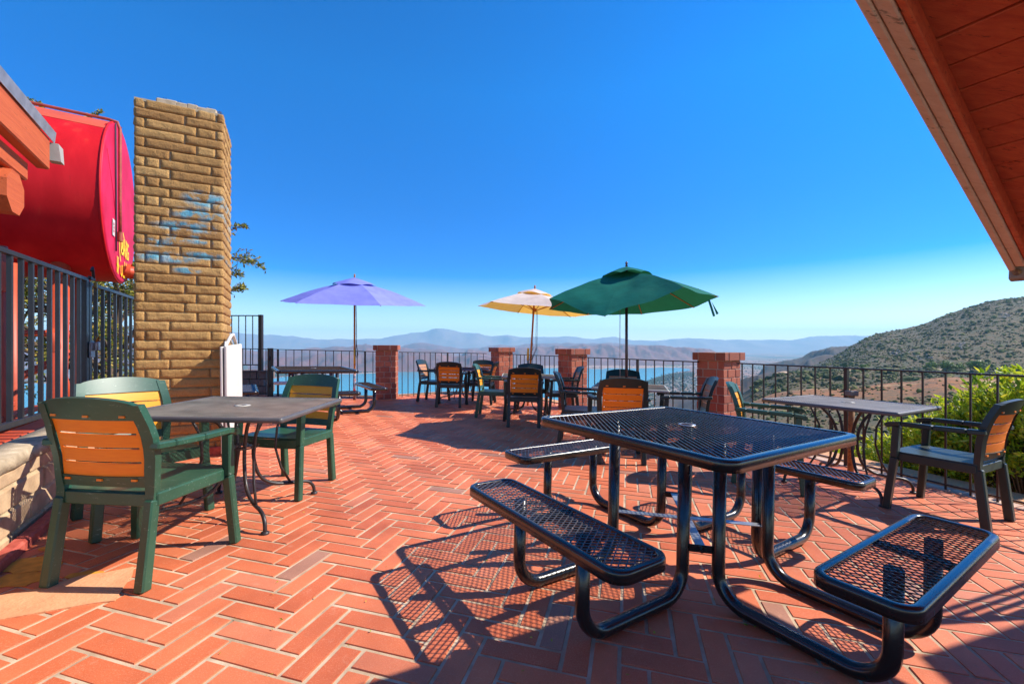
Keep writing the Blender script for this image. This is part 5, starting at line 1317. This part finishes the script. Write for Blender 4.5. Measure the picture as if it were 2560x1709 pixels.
# ================================================================== PLANTS CLOSE BY
def leafcard(mb, p, d, s_, w_=.35, fold=.25):
    d = d.normalized(); a = d.cross(Vector((random.gauss(0, 1), random.gauss(0, 1), random.gauss(0, 1)))).normalized(); u_ = a.cross(d)
    tip = p + d * s_; m1 = p + d * s_ * .45
    mb.add([p, m1 + a * s_ * w_ * .5 + u_ * s_ * fold * .2, tip, m1 - a * s_ * w_ * .5 + u_ * s_ * fold * .2], [(0, 1, 2, 3)])
def bush(name, loc, rx, ry, rz_, nstem, nleaf, ls, label, group=None, mat_='leaf_bush'):
    t = empty(name, loc); tag(t, label, 'bush', group); lv = MB(); sm_ = MB()
    for k in range(nstem):
        a = random.uniform(0, 6.283); b_ = math.acos(random.uniform(-.05, 1)); r_ = random.uniform(.75, 1.05)
        tip = Vector((rx * math.sin(b_) * math.cos(a), ry * math.sin(b_) * math.sin(a), rz_ * math.cos(b_))) * r_
        mid = tip * .5 + Vector((random.gauss(0, .06), random.gauss(0, .06), .05)); st0 = Vector((tip.x * .12, tip.y * .12, -rz_ * .5))
        sm_.tube([st0, mid, tip], .007, 4, r2=.002)
        for j in range(nleaf):
            f_ = 1 - random.random() ** 1.6 * .62; p = (st0.lerp(mid, f_ * 2) if f_ < .5 else mid.lerp(tip, (f_ - .5) * 2)) + Vector((random.gauss(0, .025), random.gauss(0, .025), random.gauss(0, .02)))
            d = (tip - mid).normalized() * .7 + Vector((random.gauss(0, .6), random.gauss(0, .6), random.gauss(.25, .5)))
            leafcard(lv, p, d, ls * random.uniform(.6, 1.25), .42)
    lv.build('foliage', M[mat_], t); sm_.build('stems', M['bark'], t); return t
bush('bush', (4.98, 4.15, .0), .72, .60, .98, 300, 36, .07, 'tallest yellow-green leafy bush beyond the railing at the right edge')
bush('bush', (4.75, 5.05, -.45), .62, .55, .80, 200, 34, .07, 'lower yellow-green bush beyond the railing, left of the tall one')
bush('bush', (4.82, 4.62, -.22), .52, .45, .86, 200, 34, .07, 'middle yellow-green bush behind the right hand chair')
bush('bush', (4.42, 5.65, -.72), .50, .45, .66, 120, 32, .07, 'small yellow-green bush showing under the right mesh table')

def limb(mb, p, d, L, r_, depth, tips):
    e_ = p + d.normalized() * L
    if (e_.x - 9.1) / (e_.y + 9.6) > -.685 or e_.z > 4.6: d = Vector((-abs(d.x) - .3, d.y, d.z * .3 if e_.z > 4.6 else d.z))
    n_ = 5; pts = [p.copy()]; q_ = p.copy(); dd = d.normalized()
    for i in range(n_):
        dd = (dd + Vector((random.gauss(0, .16), random.gauss(0, .16), random.gauss(.03, .12)))).normalized(); q_ = q_ + dd * L / n_; pts.append(q_.copy())
    mb.tube(pts, r_, 6 if r_ > .02 else 4, r2=r_ * .55, cap=False)
    if depth == 0: tips.append((pts, dd)); return
    for k in range(random.choice((2, 3, 3))):
        i = random.choice((2, 3, 4, 5)); nd = (dd + Vector((random.gauss(0, .7), random.gauss(0, .7), random.gauss(0, .45)))).normalized()
        limb(mb, pts[i], nd, L * random.uniform(.55, .8), r_ * .55, depth - 1, tips)
tr = empty('tree', (-9.1, 9.6, -1.6)); tag(tr, 'sparse olive-leaved tree behind the red tank and the chimney', 'tree')
tb = MB(); tips = []
tb.tube([(0, 0, 0), (.1, 0, 1.0), (.0, .1, 2.0), (.15, 0, 3.0)], .16, 10, r2=.10)
for k in range(17):
    a = k * .6; limb(tb, Vector((.08, .05, 1.3 + k * .11)), Vector((math.cos(a), math.sin(a), .55)), 1.7, .055, 3, tips)
for k in range(5): limb(tb, Vector((.15, 0, 3.0)), Vector((random.gauss(0, .5), random.gauss(0, .5), 1)), 1.8, .06, 3, tips)
tb.build('trunk', M['bark'], tr)
lv = MB()
for pts, dd in tips:
    for j in range(60):
        i = random.randrange(len(pts) - 1); p = pts[i].lerp(pts[i + 1], random.random()) + Vector((random.gauss(0, .05), random.gauss(0, .05), random.gauss(0, .05)))
        leafcard(lv, p, dd * .5 + Vector((random.gauss(0, .6), random.gauss(0, .6), random.gauss(0, .5))), random.uniform(.05, .10), .5)
lv.build('crown', M['leaf_tree'], tr)
# long sprays of the same kind of tree: beside the chimney and above the tank
def spray(p0, p1, label, n_=26, spread=.30):
    p0 = Vector(p0); p1 = Vector(p1); t = empty('branch', tuple(p0)); tag(t, label, 'branch', 'leafy branches against the sky'); tb_ = MB(); lv_ = MB()
    d = p1 - p0; tb_.tube([(0, 0, 0), d * .5 + Vector((0, 0, .06)), d], .012, 5, r2=.004)
    for k in range(n_):
        f_ = .1 + .9 * k / n_; p = d * f_ + Vector((0, 0, .06 * math.sin(math.pi * f_))); sd_ = (d.normalized() + Vector((random.gauss(0, .5), random.gauss(0, .5), random.gauss(0, .5)))).normalized() * spread * (1.1 - f_ * .8) * random.uniform(.5, 1)
        tb_.tube([p, p + sd_], .003, 3)
        for j in range(7): leafcard(lv_, p + sd_ * (j + 1) / 7, sd_ + Vector((random.gauss(0, .15), random.gauss(0, .15), random.gauss(0, .15))) , random.uniform(.05, .085), .5)
    tb_.build('twigs', M['bark'], t); lv_.build('leaves', M['leaf_tree'], t)
def at(px, py, D): return ((px - CX) / F * D, D, H - (py - HY) * D / F)
spray(at(556, 590, 8.6), at(618, 566, 8.6), 'top leafy branch right of the chimney', 14, .18)
spray(at(556, 640, 8.5), at(655, 668, 8.3), 'longest leafy branch right of the chimney', 34, .42)
spray(at(556, 740, 8.6), at(612, 720, 8.5), 'lowest leafy branch right of the chimney', 22, .30)
spray(at(556, 690, 8.7), at(606, 690, 8.6), 'short leafy branch right of the chimney between two longer ones', 16, .25)
spray(at(190, 330, 9.2), at(255, 277, 9.0), 'leafy tip above the middle of the red tank', 14, .16)
spray(at(30, 240, 9.2), at(112, 272, 9.0), 'leafy tip above the tank beside the metal drip edge', 18, .16)
# a few dry leaves on the paving
lf_ = MB()
for k in range(70):
    px = random.uniform(500, 2400); py = random.uniform(1150, 1690); x, y = G(px, py)
    p = Vector((x, y, fl(x, y) + .004)); leafcard(lf_, p, Vector((random.gauss(0, 1), random.gauss(0, 1), .25)), random.uniform(.008, .022), .4)
tag(lf_.build('fallen_leaves', M['leaf_bush']), 'tiny dry leaves lying on the brick paving', 'leaves', kind='stuff')

# ------------------------------------------------------------------ haze
hb = MB(); hb.box(-56000, 56000, -3000, 38000, ZV - 60, 1420)
m = bpy.data.materials.new('haze_air'); m.use_nodes = True; n = m.node_tree
n.nodes.remove(n.nodes['Principled BSDF']); pv = N(n, 'ShaderNodeVolumePrincipled'); pv.inputs['Color'].default_value = (.42, .78, 1.0, 1)
pv.inputs['Density'].default_value = 3.5e-5; pv.inputs['Anisotropy'].default_value = .1
n.links.new(pv.outputs[0], n.nodes['Material Output'].inputs['Volume'])
tag(hb.build('haze', m), kind='stuff')
